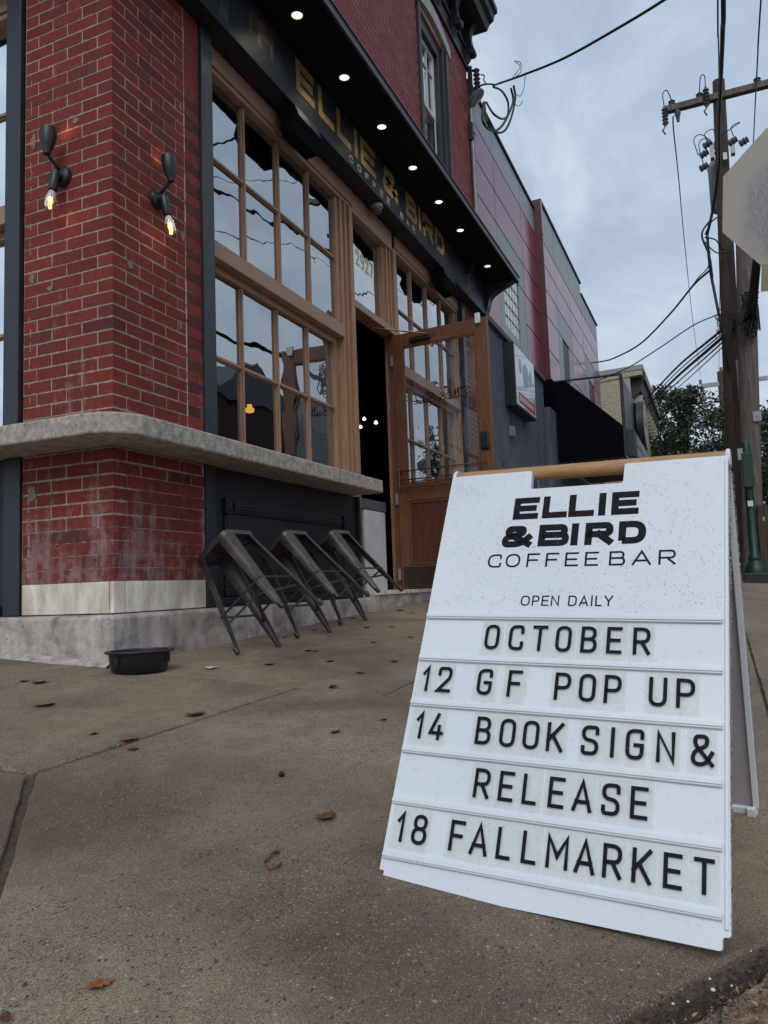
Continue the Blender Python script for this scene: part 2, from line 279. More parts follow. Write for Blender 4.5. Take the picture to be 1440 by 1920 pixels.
def make_glass(name, refl=0.60, tint=(0.55, 0.58, 0.6), wav=0.0042, seed=0):
    m = bpy.data.materials.new(name); m.use_nodes = True; nt = m.node_tree; nt.nodes.clear()
    o = nt.nodes.new('ShaderNodeOutputMaterial'); mx = nt.nodes.new('ShaderNodeMixShader')
    t = nt.nodes.new('ShaderNodeBsdfTransparent'); t.inputs[0].default_value = (*tint, 1)
    g = nt.nodes.new('ShaderNodeBsdfGlossy'); g.inputs['Roughness'].default_value = 0.012; g.inputs['Color'].default_value = (0.90, 0.94, 0.97, 1)
    P = wpos(nt)
    n = tex(nt, 'ShaderNodeTexNoise', mapped(nt, P, (1, 1, 1.3)), Scale=2.4, Detail=1.5, Roughness=0.4)
    b = nt.nodes.new('ShaderNodeBump'); b.inputs['Strength'].default_value = 1.0; b.inputs['Distance'].default_value = wav
    nt.links.new(n.outputs[0], b.inputs['Height']); nt.links.new(b.outputs[0], g.inputs['Normal'])
    lw = nt.nodes.new('ShaderNodeFresnel'); lw.inputs[0].default_value = 1.5
    f = math_(nt, 'ADD', math_(nt, 'MULTIPLY', lw.outputs[0], 1.0), refl, True)
    nt.links.new(f, mx.inputs[0]); nt.links.new(t.outputs[0], mx.inputs[1]); nt.links.new(g.outputs[0], mx.inputs[2])
    nt.links.new(mx.outputs[0], o.inputs[0]); return m
GLASS = make_glass('old_window_glass', 0.40)
GLASSD = make_glass('door_glass', 0.05, (0.86, 0.88, 0.88), 0.006)
def make_tile():
    m = bpy.data.materials.new('letter_tile_plastic'); m.use_nodes = True; nt = m.node_tree; nt.nodes.clear()
    o = nt.nodes.new('ShaderNodeOutputMaterial'); mx = nt.nodes.new('ShaderNodeMixShader'); P = wpos(nt)
    t = nt.nodes.new('ShaderNodeBsdfTransparent'); t.inputs[0].default_value = (0.992, 0.994, 0.988, 1)
    g = nt.nodes.new('ShaderNodeBsdfPrincipled'); g.inputs['Base Color'].default_value = (0.72, 0.76, 0.68, 1); g.inputs['Roughness'].default_value = 0.45
    n = tex(nt, 'ShaderNodeTexNoise', P, Scale=55, Detail=6, Roughness=0.7)
    nt.links.new(ramp(nt, n.outputs[0], [(0.3, (0.03,) * 3), (0.75, (0.18,) * 3)]), mx.inputs[0]); nt.links.new(t.outputs[0], mx.inputs[1]); nt.links.new(g.outputs[0], mx.inputs[2]); nt.links.new(mx.outputs[0], o.inputs[0]); return m
TILE = make_tile()
def make_drop():
    m = bpy.data.materials.new('water_drop'); m.use_nodes = True; nt = m.node_tree; nt.nodes.clear()
    o = nt.nodes.new('ShaderNodeOutputMaterial'); mx = nt.nodes.new('ShaderNodeMixShader')
    t = nt.nodes.new('ShaderNodeBsdfTransparent'); t.inputs[0].default_value = (0.982, 0.986, 0.99, 1)
    g = nt.nodes.new('ShaderNodeBsdfGlossy'); g.inputs['Roughness'].default_value = 0.16
    lw = nt.nodes.new('ShaderNodeFresnel'); lw.inputs[0].default_value = 1.45
    nt.links.new(math_(nt, 'ADD', lw.outputs[0], 0.03, True), mx.inputs[0]); nt.links.new(t.outputs[0], mx.inputs[1]); nt.links.new(g.outputs[0], mx.inputs[2]); nt.links.new(mx.outputs[0], o.inputs[0]); return m
DROP = make_drop()
BULB = make_glass('bulb_glass', 0.10, (1.0, 0.86, 0.66), 0.0001)
E_DOWN = emit('downlight_glow', (1.0, 0.93, 0.68), 1.6)
E_FIL = emit('filament_glow', (1.0, 0.52, 0.10), 14.0)
E_PEND = emit('pendant_glow', (1.0, 0.80, 0.55), 4.0)
E_GLOBE = emit('globe_glow', (1.0, 0.50, 0.07), 2.4)

# ------------------------------------------------------------------ object helpers
WM = {}
def link(o, parent=None, W=None):
    SC.collection.objects.link(o); W = W or Matrix.Identity(4); o.matrix_world = W; o.matrix_basis = W
    WM[o.name] = W
    if parent:
        o.parent = parent; o.matrix_parent_inverse = WM[parent.name].inverted()
    return o
def tag(o, label=None, cat=None, group=None, kind=None):
    for k, v in (('label', label), ('category', cat), ('group', group), ('kind', kind)):
        if v: o[k] = v
    return o
def thing(name, label, cat, loc, group=None):
    o = bpy.data.objects.new(name, None); o.empty_display_size = 0.1
    link(o, None, Matrix.Translation(Vector(loc))); return tag(o, label, cat, group)
class MB:
    def __init__(s): s.v = []; s.f = []
    def add(s, vs, fs):
        n = len(s.v); s.v += [tuple(x) for x in vs]; s.f += [tuple(i + n for i in f) for f in fs]; return s
    def box(s, x0, x1, y0, y1, z0, z1, M=None):
        vs = [Vector((x, y, z)) for z in (z0, z1) for y in (y0, y1) for x in (x0, x1)]
        if M: vs = [M @ v for v in vs]
        return s.add(vs, [(0, 2, 3, 1), (4, 5, 7, 6), (0, 1, 5, 4), (2, 6, 7, 3), (0, 4, 6, 2), (1, 3, 7, 5)])
    def prism(s, poly, f0, f1):
        # poly: list of 2D points; f0/f1: functions mapping (a, b) -> 3D for the two ends
        n = len(poly); a = [f0(*p) for p in poly]; b = [f1(*p) for p in poly]
        fs = [tuple(range(n))[::-1], tuple(range(n, 2 * n))] + [(i, (i + 1) % n, n + (i + 1) % n, n + i) for i in range(n)]
        return s.add(a + b, fs)
    def tube(s, pts, r, n=8, caps=True):
        pts = [Vector(p) for p in pts]; m = len(pts); rs = r if isinstance(r, (list, tuple)) else [r] * m
        base = len(s.v); up = None
        for i, p in enumerate(pts):
            d = (pts[min(i + 1, m - 1)] - pts[max(i - 1, 0)]).normalized()
            if up is None: up = Vector((0, 0, 1)) if abs(d.z) < 0.9 else Vector((1, 0, 0))
            a = d.cross(up).normalized(); bb = a.cross(d).normalized(); up = bb
            for k in range(n):
                t = 2 * math.pi * k / n; s.v.append(tuple(p + (a * math.cos(t) + bb * math.sin(t)) * rs[i]))
        for i in range(m - 1):
            for k in range(n):
                k2 = (k + 1) % n; s.f.append((base + i * n + k, base + i * n + k2, base + (i + 1) * n + k2, base + (i + 1) * n + k))
        if caps:
            s.f.append(tuple(base + k for k in range(n))[::-1]); s.f.append(tuple(base + (m - 1) * n + k for k in range(n)))
        return s
    def lathe(s, prof, M=None, n=16, caps=True):
        M = M or Matrix.Identity(4); base = len(s.v); m = len(prof)
        for r, z in prof:
            for k in range(n):
                t = 2 * math.pi * k / n; s.v.append(tuple(M @ Vector((r * math.cos(t), r * math.sin(t), z))))
        for i in range(m - 1):
            for k in range(n):
                k2 = (k + 1) % n; s.f.append((base + i * n + k, base + i * n + k2, base + (i + 1) * n + k2, base + (i + 1) * n + k))
        if caps:
            s.f.append(tuple(base + k for k in range(n))[::-1]); s.f.append(tuple(base + (m - 1) * n + k for k in range(n)))
        return s
    def mesh(s, name, off=Vector((0, 0, 0))):
        me = bpy.data.meshes.new(name); me.from_pydata([tuple(Vector(v) - off) for v in s.v], [], s.f); me.update(); return me
    def build(s, name, mat, parent=None, W=None, bev=0, smooth=False, base=False, seg=2):
        # vertices are world coordinates unless W is given (then they are local to W)
        off = Vector((0, 0, 0))
        if W is None:
            xs = [v[0] for v in s.v]; ys = [v[1] for v in s.v]; zs = [v[2] for v in s.v]
            off = Vector(((min(xs) + max(xs)) / 2, (min(ys) + max(ys)) / 2, min(zs))); W = Matrix.Translation(off)
        me = s.mesh(name, off); me.materials.append(mat); o = bpy.data.objects.new(name, me)
        if smooth:
            me.polygons.foreach_set('use_smooth', [True] * len(me.polygons))
            try: me.set_sharp_from_angle(angle=math.radians(40))
            except Exception: pass
        link(o, parent, W)
        if bev:
            md = o.modifiers.new('bevel', 'BEVEL'); md.width = bev; md.segments = seg; md.limit_method = 'ANGLE'; md.angle_limit = math.radians(40)
        return o
def bx(name, mat, parent, x0, x1, y0, y1, z0, z1, bev=0, M=None):
    return MB().box(x0, x1, y0, y1, z0, z1, M).build(name, mat, parent, bev=bev)
def pieces(name, mat, parent, boxes, M=None, bev=0.003, W=None):
    for b_ in boxes: MB().box(*b_, M).build(name, mat, parent, bev=bev)
def cat_rom(pts, n=8):
    P = [Vector(p) for p in pts]; P = [P[0] * 2 - P[1]] + P + [P[-1] * 2 - P[-2]]; out = []
    for i in range(1, len(P) - 2):
        for k in range(n):
            t = k / n; a, b, c, d = P[i - 1:i + 3]
            out.append(0.5 * ((2 * b) + (c - a) * t + (2 * a - 5 * b + 4 * c - d) * t * t + (3 * b - a - 3 * c + d) * t ** 3))
    out.append(P[-2]); return out
def frame(o, ex, ey, ez):
    M = Matrix.Identity(4)
    for i in range(3): M[i][0] = ex[i]; M[i][1] = ey[i]; M[i][2] = ez[i]; M[i][3] = o[i]
    return M

# ------------------------------------------------------------------ stroke lettering
def rpoly(pts, rad, closed=False, n=5):
    m = len(pts); P = [Vector((*p[:2], 0)) for p in pts]; out = []
    for i, p in enumerate(P):
        fl = pts[i][2] if len(pts[i]) > 2 else 0
        if not fl or (not closed and i in (0, m - 1)): out.append(p); continue
        a = P[i - 1]; b = P[(i + 1) % m]; la = (a - p).length; lb = (b - p).length
        r = min(rad * fl, la * 0.499, lb * 0.499)
        A = p + (a - p).normalized() * r; B = p + (b - p).normalized() * r
        for k in range(n + 1):
            t = k / n; out.append(A * (1 - t) ** 2 + p * 2 * t * (1 - t) + B * t * t)
    return out
GL = {
 'O': ([[(0, 0, 1), (1, 0, 1), (1, 1, 1), (0, 1, 1)]], 1), 'C': ([[(1, .74), (1, 1, 1), (0, 1, 1), (0, 0, 1), (1, 0, 1), (1, .26)]], 0),
 'T': ([[(0, 1), (1, 1)], [(.5, 1), (.5, 0)]], 0), 'E': ([[(1, 1), (0, 1), (0, 0), (1, 0)], [(0, .5), (.88, .5)]], 0),
 'B': ([[(0, .52), (0, 1), (.93, 1, 1), (.93, .52, 1), (0, .52)], [(0, .52), (1, .52, 1), (1, 0, 1), (0, 0), (0, .52)]], 0),
 'R': ([[(0, 0), (0, 1), (1, 1, 1), (1, .46, 1), (0, .46)], [(.5, .46), (1, 0)]], 0), '1': ([[(0, .74), (1, 1), (1, 0)]], 0),
 '2': ([[(0, .74), (0, 1, 1), (1, 1, 1), (1, .60, .6), (0, 0), (1, 0)]], 0), 'G': ([[(1, .76), (1, 1, 1), (0, 1, 1), (0, 0, 1), (1, 0, 1), (1, .47), (.55, .47)]], 0),
 'F': ([[(1, 1), (0, 1), (0, 0)], [(0, .5), (.85, .5)]], 0), 'P': ([[(0, 0), (0, 1), (1, 1, 1), (1, .44, 1), (0, .44)]], 0),
 'U': ([[(0, 1), (0, 0, 1), (1, 0, 1), (1, 1)]], 0), '4': ([[(.55, 1), (0, .22), (1, .22)], [(.74, .5), (.74, 0)]], 0),
 'K': ([[(0, 0), (0, 1)], [(1, 1), (0, .36)], [(.32, .57), (1, 0)]], 0), 'S': ([[(1, .78), (1, 1, 1), (0, 1, 1), (0, .53, .9), (1, .47, .9), (1, 0, 1), (0, 0, 1), (0, .22)]], 0),
 'I': ([[(.5, 0), (.5, 1)]], 0), 'N': ([[(0, 0), (0, 1), (1, 0), (1, 1)]], 0), 'L': ([[(0, 1), (0, 0), (1, 0)]], 0),
 'A': ([[(0, 0), (.5, 1), (1, 0)], [(.14, .28), (.86, .28)]], 0), 'M': ([[(0, 0), (0, 1), (.5, .35), (1, 1), (1, 0)]], 0),
 '8': ([[(.06, .53, 1), (.94, .53, 1), (.94, 1, 1), (.06, 1, 1), (.06, .53, 1)], [(0, 0, 1), (1, 0, 1), (1, .53, 1), (0, .53, 1), (0, 0, 1)]], 2),
 'D': ([[(0, 0), (0, 1), (1, 1, 1), (1, 0, 1), (0, 0)]], 0), 'Y': ([[(0, 1), (.5, .45), (1, 1)], [(.5, .45), (.5, 0)]], 0),
 '9': ([[(0, .42, 1), (1, .42, 1), (1, 1, 1), (0, 1, 1)], ], 1), '7': ([[(0, 1), (1, 1), (.35, 0)]], 0),
 '&': ([[(1, 0), (.10, .70, .5), (.12, 1, 1), (.74, 1, 1), (.74, .68, .7), (0, .42, .9), (0, 0, 1), (.66, 0, .9), (1, .42)]], 0),
 'W': ([[(0, 1), (.25, 0), (.5, .8), (.75, 0), (1, 1)]], 0), 'H': ([[(0, 0), (0, 1)], [(1, 0), (1, 1)], [(0, .5), (1, .5)]], 0), 'V': ([[(0, 1), (.5, 0), (1, 1)]], 0)}
def ribbon(mb, pts, th, z0, z1, closed, M):
    m = len(pts); Lf = []; Rt = []
    for i, p in enumerate(pts):
        a = pts[i - 1] if (closed or i > 0) else None; b = pts[(i + 1) % m] if (closed or i < m - 1) else None
        d1 = (p - a).normalized() if a is not None else None; d2 = (b - p).normalized() if b is not None else None
        d1 = d1 or d2; d2 = d2 or d1
        n1 = Vector((-d1.y, d1.x, 0)); n2 = Vector((-d2.y, d2.x, 0)); nn = (n1 + n2)
        nn = nn.normalized() if nn.length > 1e-6 else n1
        k = 1 / max(0.42, nn.dot(n1)); Lf.append(p + nn * th / 2 * k); Rt.append(p - nn * th / 2 * k)
    vs = []
    for l, r in zip(Lf, Rt):
        for q, z in ((l, z1), (r, z1), (l, z0), (r, z0)): vs.append(M @ Vector((q.x, z, q.y)))
    fs = []
    for i in range(m if closed else m - 1):
        a = 4 * i; b = 4 * ((i + 1) % m)
        fs += [(a, a + 1, b + 1, b), (a + 2, b + 2, b + 3, a + 3), (a, b, b + 2, a + 2), (a + 1, a + 3, b + 3, b + 1)]
    if not closed: fs += [(0, 2, 3, 1), (4 * m - 4, 4 * m - 3, 4 * m - 1, 4 * m - 2)]
    mb.add(vs, fs)
def glyph(mb, ch, x, y, w, h, th, M, dep=0.0006):
    # x, y: lower left of the letter box on the face (M maps (along, out, up)); strokes stand dep proud of out = 0
    polys, mode = GL[ch]; t = th / 2; iw = max(w - th, 0.0001); ih = h - th
    if ch == '9': polys = polys + [[(1, .7), (1, 0, 1), (.12, 0)]]
    for j, pl in enumerate(polys):
        cl = (mode == 1 and j == 0) or mode == 2
        if mode == 2: pl = pl[:-1]
        pp = [(x + t + p[0] * iw, y + t + p[1] * ih, *p[2:]) for p in pl]
        pp = rpoly(pp, min(iw, ih) * 0.5, cl)
        if not cl and pl[0][:2] != pl[-1][:2]:
            pp[0] = pp[0] + (pp[0] - pp[1]).normalized() * t; pp[-1] = pp[-1] + (pp[-1] - pp[-2]).normalized() * t
        ribbon(mb, pp, th, 0, -(dep + 0.00008 * j), cl, M)

# ================================================================== GROUND
def gquad(mb, x0, x1, y0, y1, dz, nx=1, ny=1):
    base = len(mb.v)
    for j in range(ny + 1):
        for i in range(nx + 1):
            x = x0 + (x1 - x0) * i / nx; y = y0 + (y1 - y0) * j / ny; mb.v.append((x, y, G(x, y) + dz))
    for j in range(ny):
        for i in range(nx):
            a = base + j * (nx + 1) + i; mb.f.append((a, a + 1, a + nx + 2, a + nx + 1))
mb = MB(); xs = [-400, -60, -20, -6] + [-5 + i for i in range(15)] + [9.5, 30, 100, 500]; ys = [-400, -60, -20, -12, -8, -3.75, -2, 0, 2, 4, 6, 20, 60, 400]
for y in ys:
    for x in xs: mb.v.append((x, y, G(x, y) - 0.17))
nx = len(xs)
for j in range(len(ys) - 1):
    for i in range(nx - 1): a = j * nx + i; mb.f.append((a, a + 1, a + nx + 1, a + nx))
tag(mb.build('road', ASPH, W=Matrix.Identity(4)), kind='structure')

KERB = [(-3.9, -0.5), (-3.35, -1.55), (-2.65, -2.15), (-1.905, -2.623), (-1.628, -2.800), (-0.9, -3.19), (0.0, -3.48), (1.2, -3.64), (3.0, -3.69), (60, -3.7)]
# bedding under the slabs (dark, shows in the joints)
bed = MB(); pts = [(60, 8), (-3.9, 8)] + KERB
cen = None
def poly_slab(mb, poly, top, bot, mid=True):
    n = len(poly); a = [(x, y, G(x, y) + top) for x, y in poly]; b = [(x, y, G(x, y) + bot) for x, y in poly]
    mb.add(a + b, [tuple(range(n)), tuple(range(n, 2 * n))[::-1]] + [(i, (i + 1) % n, n + (i + 1) % n, n + i) for i in range(n)])
strips = [(-3.9, -1.46), (-1.46, -0.12), (-0.12, 1.0), (1.0, 3.75), (3.75, 9.5), (9.5, 60)]
gx = [-3.9, -3.35, -2.65, -1.905, -1.628, -0.9, 0.0, 1.2, 3.0, 6.0, 9.5, 60]
def kerb_y(x):
    for (ax, ay), (b_x, by) in zip(KERB, KERB[1:]):
        if ax <= x <= b_x: return ay + (by - ay) * (x - ax) / (b_x - ax)
    return -3.7
for a, b in zip(gx, gx[1:]):
    vs = [(a, kerb_y(a)), (b, kerb_y(b)), (b, 0), (a, 0)]
    poly_slab(bed, vs, -0.014, -0.3); poly_slab(bed, [(a, 0), (b, 0), (b, 6), (a, 6)], -0.014, -0.3)
sw = tag(bed.build('sidewalk', SOIL), kind='structure')
def shrink(poly, g):
    c = Vector((sum(p[0] for p in poly) / len(poly), sum(p[1] for p in poly) / len(poly))); n = len(poly); out = []
    ar = sum(poly[i][0] * poly[(i + 1) % n][1] - poly[(i + 1) % n][0] * poly[i][1] for i in range(n))
    if ar < 0: poly = poly[::-1]
    for i in range(n):
        p = Vector(poly[i]); d1 = (p - Vector(poly[i - 1])).normalized(); d2 = (Vector(poly[(i + 1) % n]) - p).normalized()
        n1 = Vector((-d1.y, d1.x)); n2 = Vector((-d2.y, d2.x)); m = (n1 + n2).normalized(); out.append(tuple(p + m * g / max(0.4, m.dot(n1))))
    return out
def slab(poly, g=0.005, dz=0.0):
    mb = MB(); poly = shrink(poly, g); fine = []
    n = len(poly)
    for i in range(n):      # wavering, chipped edges
        p = Vector(poly[i]); q = Vector(poly[(i + 1) % n]); k = max(1, int((q - p).length / 0.09)); nn = Vector((-(q - p).y, (q - p).x)).normalized()
        for j in range(k):
            r = p.lerp(q, j / k); w_ = noise.noise(Vector((r.x * 9, r.y * 9, 1.3))) * 0.006 if j else 0
            fine.append((r.x + nn.x * w_, r.y + nn.y * w_))
    c = (sum(p[0] for p in fine) / len(fine), sum(p[1] for p in fine) / len(fine)); m = len(fine)
    vs = [(x, y, G(x, y) + dz) for x, y in fine] + [(x, y, G(x, y) - 0.06) for x, y in fine] + [(c[0], c[1], G(*c) + dz)]
    fs = [(i, (i + 1) % m, 2 * m) for i in range(m)] + [(i, m + i, m + (i + 1) % m, (i + 1) % m) for i in range(m)]
    mb.add(vs, fs); o = mb.build('slab', SLAB, sw, bev=0.006); return o
E2 = 0.012
kern = [(-0.12, kerb_y(-0.12) + E2), (-0.9, -3.19 + E2), (-1.628, -2.800 + E2), (-1.905, -2.623 + E2), (-2.62, -2.17 + E2)]
slab([(-1.45, -1.06), (-0.12, -1.12)] + kern, 0.005)
slab([(-1.46, 0.0), (-0.12, 0.0), (-0.12, -1.11), (-1.45, -1.05)], 0.004, 0.0)
slab([(-1.46, 0.0), (-1.46, -1.05), (-2.62, -2.158), (-3.25, -1.60), (-3.85, -0.3), (-3.85, 0.0)], 0.006, -0.002)
for y0, y1 in ((0, 1.3), (1.3, 2.6), (2.6, 4)):
    slab([(-1.46, y0), (-0.07, y0), (-0.07, y1), (-1.46, y1)], 0.004, 0.001); slab([(-3.6, y0), (-1.46, y0), (-1.46, y1), (-3.6, y1)], 0.004)
XJ = [-0.12, 1.0, 2.7, 3.75, 4.9, 6.1, 7.3, 8.5, 9.5]
for a, b in zip(XJ, XJ[1:]):
    for y0, y1 in ((-1.5, -0.07), (-2.9, -1.5)): slab([(a, y0), (b, y0), (b, y1), (a, y1)], 0.005 if y0 < -2 else 0.003, random.uniform(-0.002, 0.002))
    slab([(a, kerb_y(a) + E2), (b, kerb_y(b) + E2), (b, -2.9), (a, -2.9)], 0.005)
for a, b in ((9.5, 13), (13, 18), (18, 26), (26, 60)): slab([(a, -3.65), (b, -3.65), (b, -0.1), (a, -0.1)], 0.006)

# kerb: rough tan stone along the sidewalk edge with grit in the gap
def kerb_len():
    acc = [0]
    for p, q in zip(KERB, KERB[1:]): acc.append(acc[-1] + (Vector(p) - Vector(q)).length)
    return acc
kb = MB(); path = cat_rom([(x, y, 0) for x, y in KERB[:-1]] + [(12, -3.7, 0)], 14); nu = len(path); nv = 22
wd = 0.55
for i, p in enumerate(path):
    d = (path[min(i + 1, nu - 1)] - path[max(i - 1, 0)]).normalized(); nn = Vector((d.y, -d.x, 0))
    for j in range(nv + 1):
        s_ = 0.012 + wd * j / nv; q = p + nn * s_
        e_ = min(1, max(0, (s_ - 0.030 - 0.022 * noise.noise(Vector((q.x * 7, q.y * 7, 0)))) / 0.03))
        h = noise.fractal(Vector((q.x * 6, q.y * 6, 3)), 1.0, 2.0, 5) * 0.011
        kb.v.append((q.x, q.y, G(q.x, q.y) - 0.028 + 0.022 * e_ + h * (0.3 + e_)))
for i in range(nu - 1):
    for j in range(nv): a = i * (nv + 1) + j; kb.f.append((a, a + 1, a + nv + 2, a + nv + 1))
# denser strip near the camera
ko = kb.build('kerb', CURB, W=Matrix.Identity(4), smooth=True); tag(ko, kind='structure')
ss = ko.modifiers.new('sub', 'SUBSURF'); ss.levels = ss.render_levels = 2; ss.subdivision_type = 'SIMPLE'
tx = bpy.data.textures.new('grit', 'CLOUDS'); tx.noise_scale = 0.035; tx.noise_depth = 4
dm = ko.modifiers.new('rough', 'DISPLACE'); dm.texture = tx; dm.strength = 0.026; dm.mid_level = 0.5; dm.texture_coords = 'GLOBAL'
gap = MB()
for i in range(2600):
    t = random.random() ** 1.2 * 3.6; k = 0; q = Vector(KERB[2]); rem = t
    for a, b in zip(KERB[2:], KERB[3:]):
        l_ = (Vector(b) - Vector(a)).length
        if rem < l_: q = Vector(a).lerp(Vector(b), rem / l_); d = (Vector(b) - Vector(a)).normalized(); break
        rem -= l_
    off = random.uniform(-0.012, 0.055); x = q.x + d.y * off; y = q.y - d.x * off; r = random.uniform(0.0012, 0.0045)
    z = G(x, y) - 0.016 + random.uniform(0, 0.008) + (0.004 if off > 0 else 0)
    vs = [(x + random.uniform(-r, r) * 1.5, y + random.uniform(-r, r) * 1.5, z + random.uniform(-r, r)) for _ in range(4)]
    gap.add(vs, [(0, 1, 2), (0, 2, 3), (0, 3, 1), (1, 3, 2)])
GRIT = S('grit', (0.085, 0.075, 0.066), (0.018, 0.015, 0.014), 160, 0.9, detail=2)
tag(gap.build('gravel', GRIT), 'dark grit and crumbs filling the gap along the kerb', 'gravel', kind='stuff')
fr_ = MB(); rnd = random.Random(4)
for i in range(5200):
    t = rnd.random() * 1.9 - .5; ia = 3 if t < .33 else (4 if t < 1.156 else 5); A, Bq = Vector(KERB[ia]), Vector(KERB[ia + 1]); d = (Bq - A).normalized(); q = A + d * (t - (0, .33, 1.156)[ia - 3]); off = .035 + rnd.random() ** 1.3 * .40
    x = q.x + d.y * off; y = q.y - d.x * off; r = rnd.choice([.0012, .0016, .0022, .0035]) * rnd.uniform(.7, 1.4); z = G(x, y) - .004 + rnd.uniform(-.004, .006)
    fr_.add([(x + rnd.uniform(-r, r) * 1.6, y + rnd.uniform(-r, r) * 1.6, z + rnd.uniform(-r, r)) for _ in range(4)], [(0, 1, 2), (0, 2, 3), (0, 3, 1), (1, 3, 2)])
tag(fr_.build('gravel', S('tan_crumbs', (0.42, 0.29, 0.19), (0.07, 0.045, 0.04), 120, 0.9, detail=2)), 'tan and brown crumbs scattered over the rough kerb stone', 'gravel', kind='stuff')
for u, v, r in ((1337, 1858, .0035), (1331, 1837, .0022), (1290, 1880, .0022), (1262, 1884, .0022), (1408, 1785, .0018), (1372, 1850, .0018)):
    p = gp(u, v); m = MB()
    m.lathe([(r * .3, -r * .4), (r, 0), (r * .8, r * .6), (r * .2, r * .8)], Matrix.Translation((p.x, p.y, G(p.x, p.y) + 0.001)), 6)
    lab = {1337: 'largest white chip lying in the gap by the kerb', 1331: 'small white chip just above the largest one in the gap', 1290: 'flat pale chip in the gap left of the white chips', 1262: 'pale upright chip in the gap, leftmost of the kerb chips', 1408: 'tiny pale crumb near the right foot of the sign', 1372: 'tiny pale crumb in the gap right of the white chips'}[u]
    tag(m.build('stone_chip', WHITE), lab, 'stone chip', 'stone chips in the kerb gap')

# ================================================================== CORNER BUILDING
B = thing('corner_building', 'red brick corner shop with dark sign board, wood windows and open wooden door', 'building', (0, 0, -0.34))
TOP = 3.99
# the two walls above and behind everything, hollow shop inside
def shell(name, mat, x0, x1, y0, y1, z0, z1): return bx(name, mat, B, x0, x1, y0, y1, z0, z1)
# ---- bricks
CO = 0.0683; MJ = 0.0095
ub = bmesh.new(); bmesh.ops.create_cube(ub, size=1.0); bmesh.ops.bevel(ub, geom=ub.edges[:], offset=0.012, segments=1, affect='EDGES')
BM = []
for k in range(4):
    me = bpy.data.meshes.new('brick'); c = ub.copy()
    for vtx in c.verts: vtx.co += Vector((random.uniform(-1, 1) * 0.003, random.uniform(-1, 1) * 0.003, random.uniform(-1, 1) * 0.022))
    c.to_mesh(me); BM.append(me)
specs = []       # (centre, dims, material, pier parent key)
def face_bricks(axis, a0, a1, z0, z1, first, mat, key, plane=0.0, bl=0.2125, mj=MJ, depth=0.05, sgn=1, ci=0):
    z = z0; r = ci
    while z < z1 - 0.02:
        h = CO - mj; st = a0 + (0 if (r % 2 == 0) else -bl / 2) + first; a = st
        while a < a1 - 0.012:
            p, q = max(a, a0), min(a + bl, a1)
            if q - p > 0.018:
                l = (q - p) - (mj if q < a1 - 1e-4 else 0); c = (p + q - (mj if q < a1 - 1e-4 else 0)) / 2
                out_ = random.uniform(-0.0016, 0.0016); zc = z + h / 2 + random.uniform(-0.0012, 0.0012)
                if axis == 'x': specs.append(((c, plane + depth / 2 + out_, zc), (l, depth, h), mat, key))
                else: specs.append(((plane + depth / 2 + out_, c, zc), (depth, l, h), mat, key))
            a += bl
        z += CO; r += 1
# corner pier: right face 0..0.60 plus an older strip to 0.75; left face 0..0.62.
REC = 0.0025
pier = MB().box(REC, 0.755, REC, 0.625, 0.069, TOP).build('brick_pier', MORTAR, B)
pier2 = MB().box(6.262, 6.94, REC, 0.3, -0.05, TOP).build('brick_pier', MORTAR, B)
rows = int((TOP - 0.075) / CO)
def run(axis, a_end, z0, mat, key, blk, mj):
    pass
z = 0.0735; r = 0
bl = 0.2125
while z < TOP - 0.02:
    old_r = z < 0.60; old_l = z < 0.33
    mjr = 0.0035 if old_r else MJ; mjl = 0.0035 if old_l else MJ
    hr = CO - mjr; hl = CO - mjl
    # even rows: the corner brick runs along X (stretcher on the right face), odd rows along Y
    off = 0 if r % 2 == 0 else bl / 2
    def put(axis, p, q, h, mat, key):
        c = (p + q) / 2; l = q - p; o_ = random.uniform(-0.0018, 0.0014); zc = z + h / 2 + random.uniform(-0.001, 0.001)
        if axis == 'x': specs.append(((c, 0.026 + o_, zc), (l, 0.052, h), mat, key))
        else: specs.append(((0.026 + o_, c, zc), (0.052, l, h), mat, key))
    # right face (corner brick + run)
    cr_len = bl if r % 2 == 0 else bl / 2
    aend = 0.60 if z > 0.85 else 0.752
    # corner brick: one solid brick reaching round the corner
    ylen = bl / 2 if r % 2 == 0 else bl
    hc = min(hr, hl); specs.append((((cr_len - mjr) / 2, (ylen - mjl) / 2, z + hc / 2), (cr_len - mjr, ylen - mjl, hc), BRICK, 'pier'))
    a = cr_len
    while a < aend - 0.015:
        q = min(a + bl, aend); put('x', a, q - (mjr if q < aend else 0), hr, BRICK, 'pier'); a += bl
    if z > 0.85: put('x', 0.612 if r % 2 else 0.612, 0.69 if r % 2 else 0.752, CO - 0.004, BRICK_OLD, 'pier')
    if z > 0.85 and r % 2: put('x', 0.694, 0.752, CO - 0.004, BRICK_OLD, 'pier')
    a = ylen
    while a < 0.615:
        q = min(a + bl, 0.62)
        if q - a > 0.02: put('y', a, q - (mjl if q < 0.62 else 0), hl, BRICK, 'pier')
        a += bl
    z += CO; r += 1
face_bricks('x', 6.262, 6.94, 0.0735, TOP, 0.0, BRICK, 'pier2', 0.0)
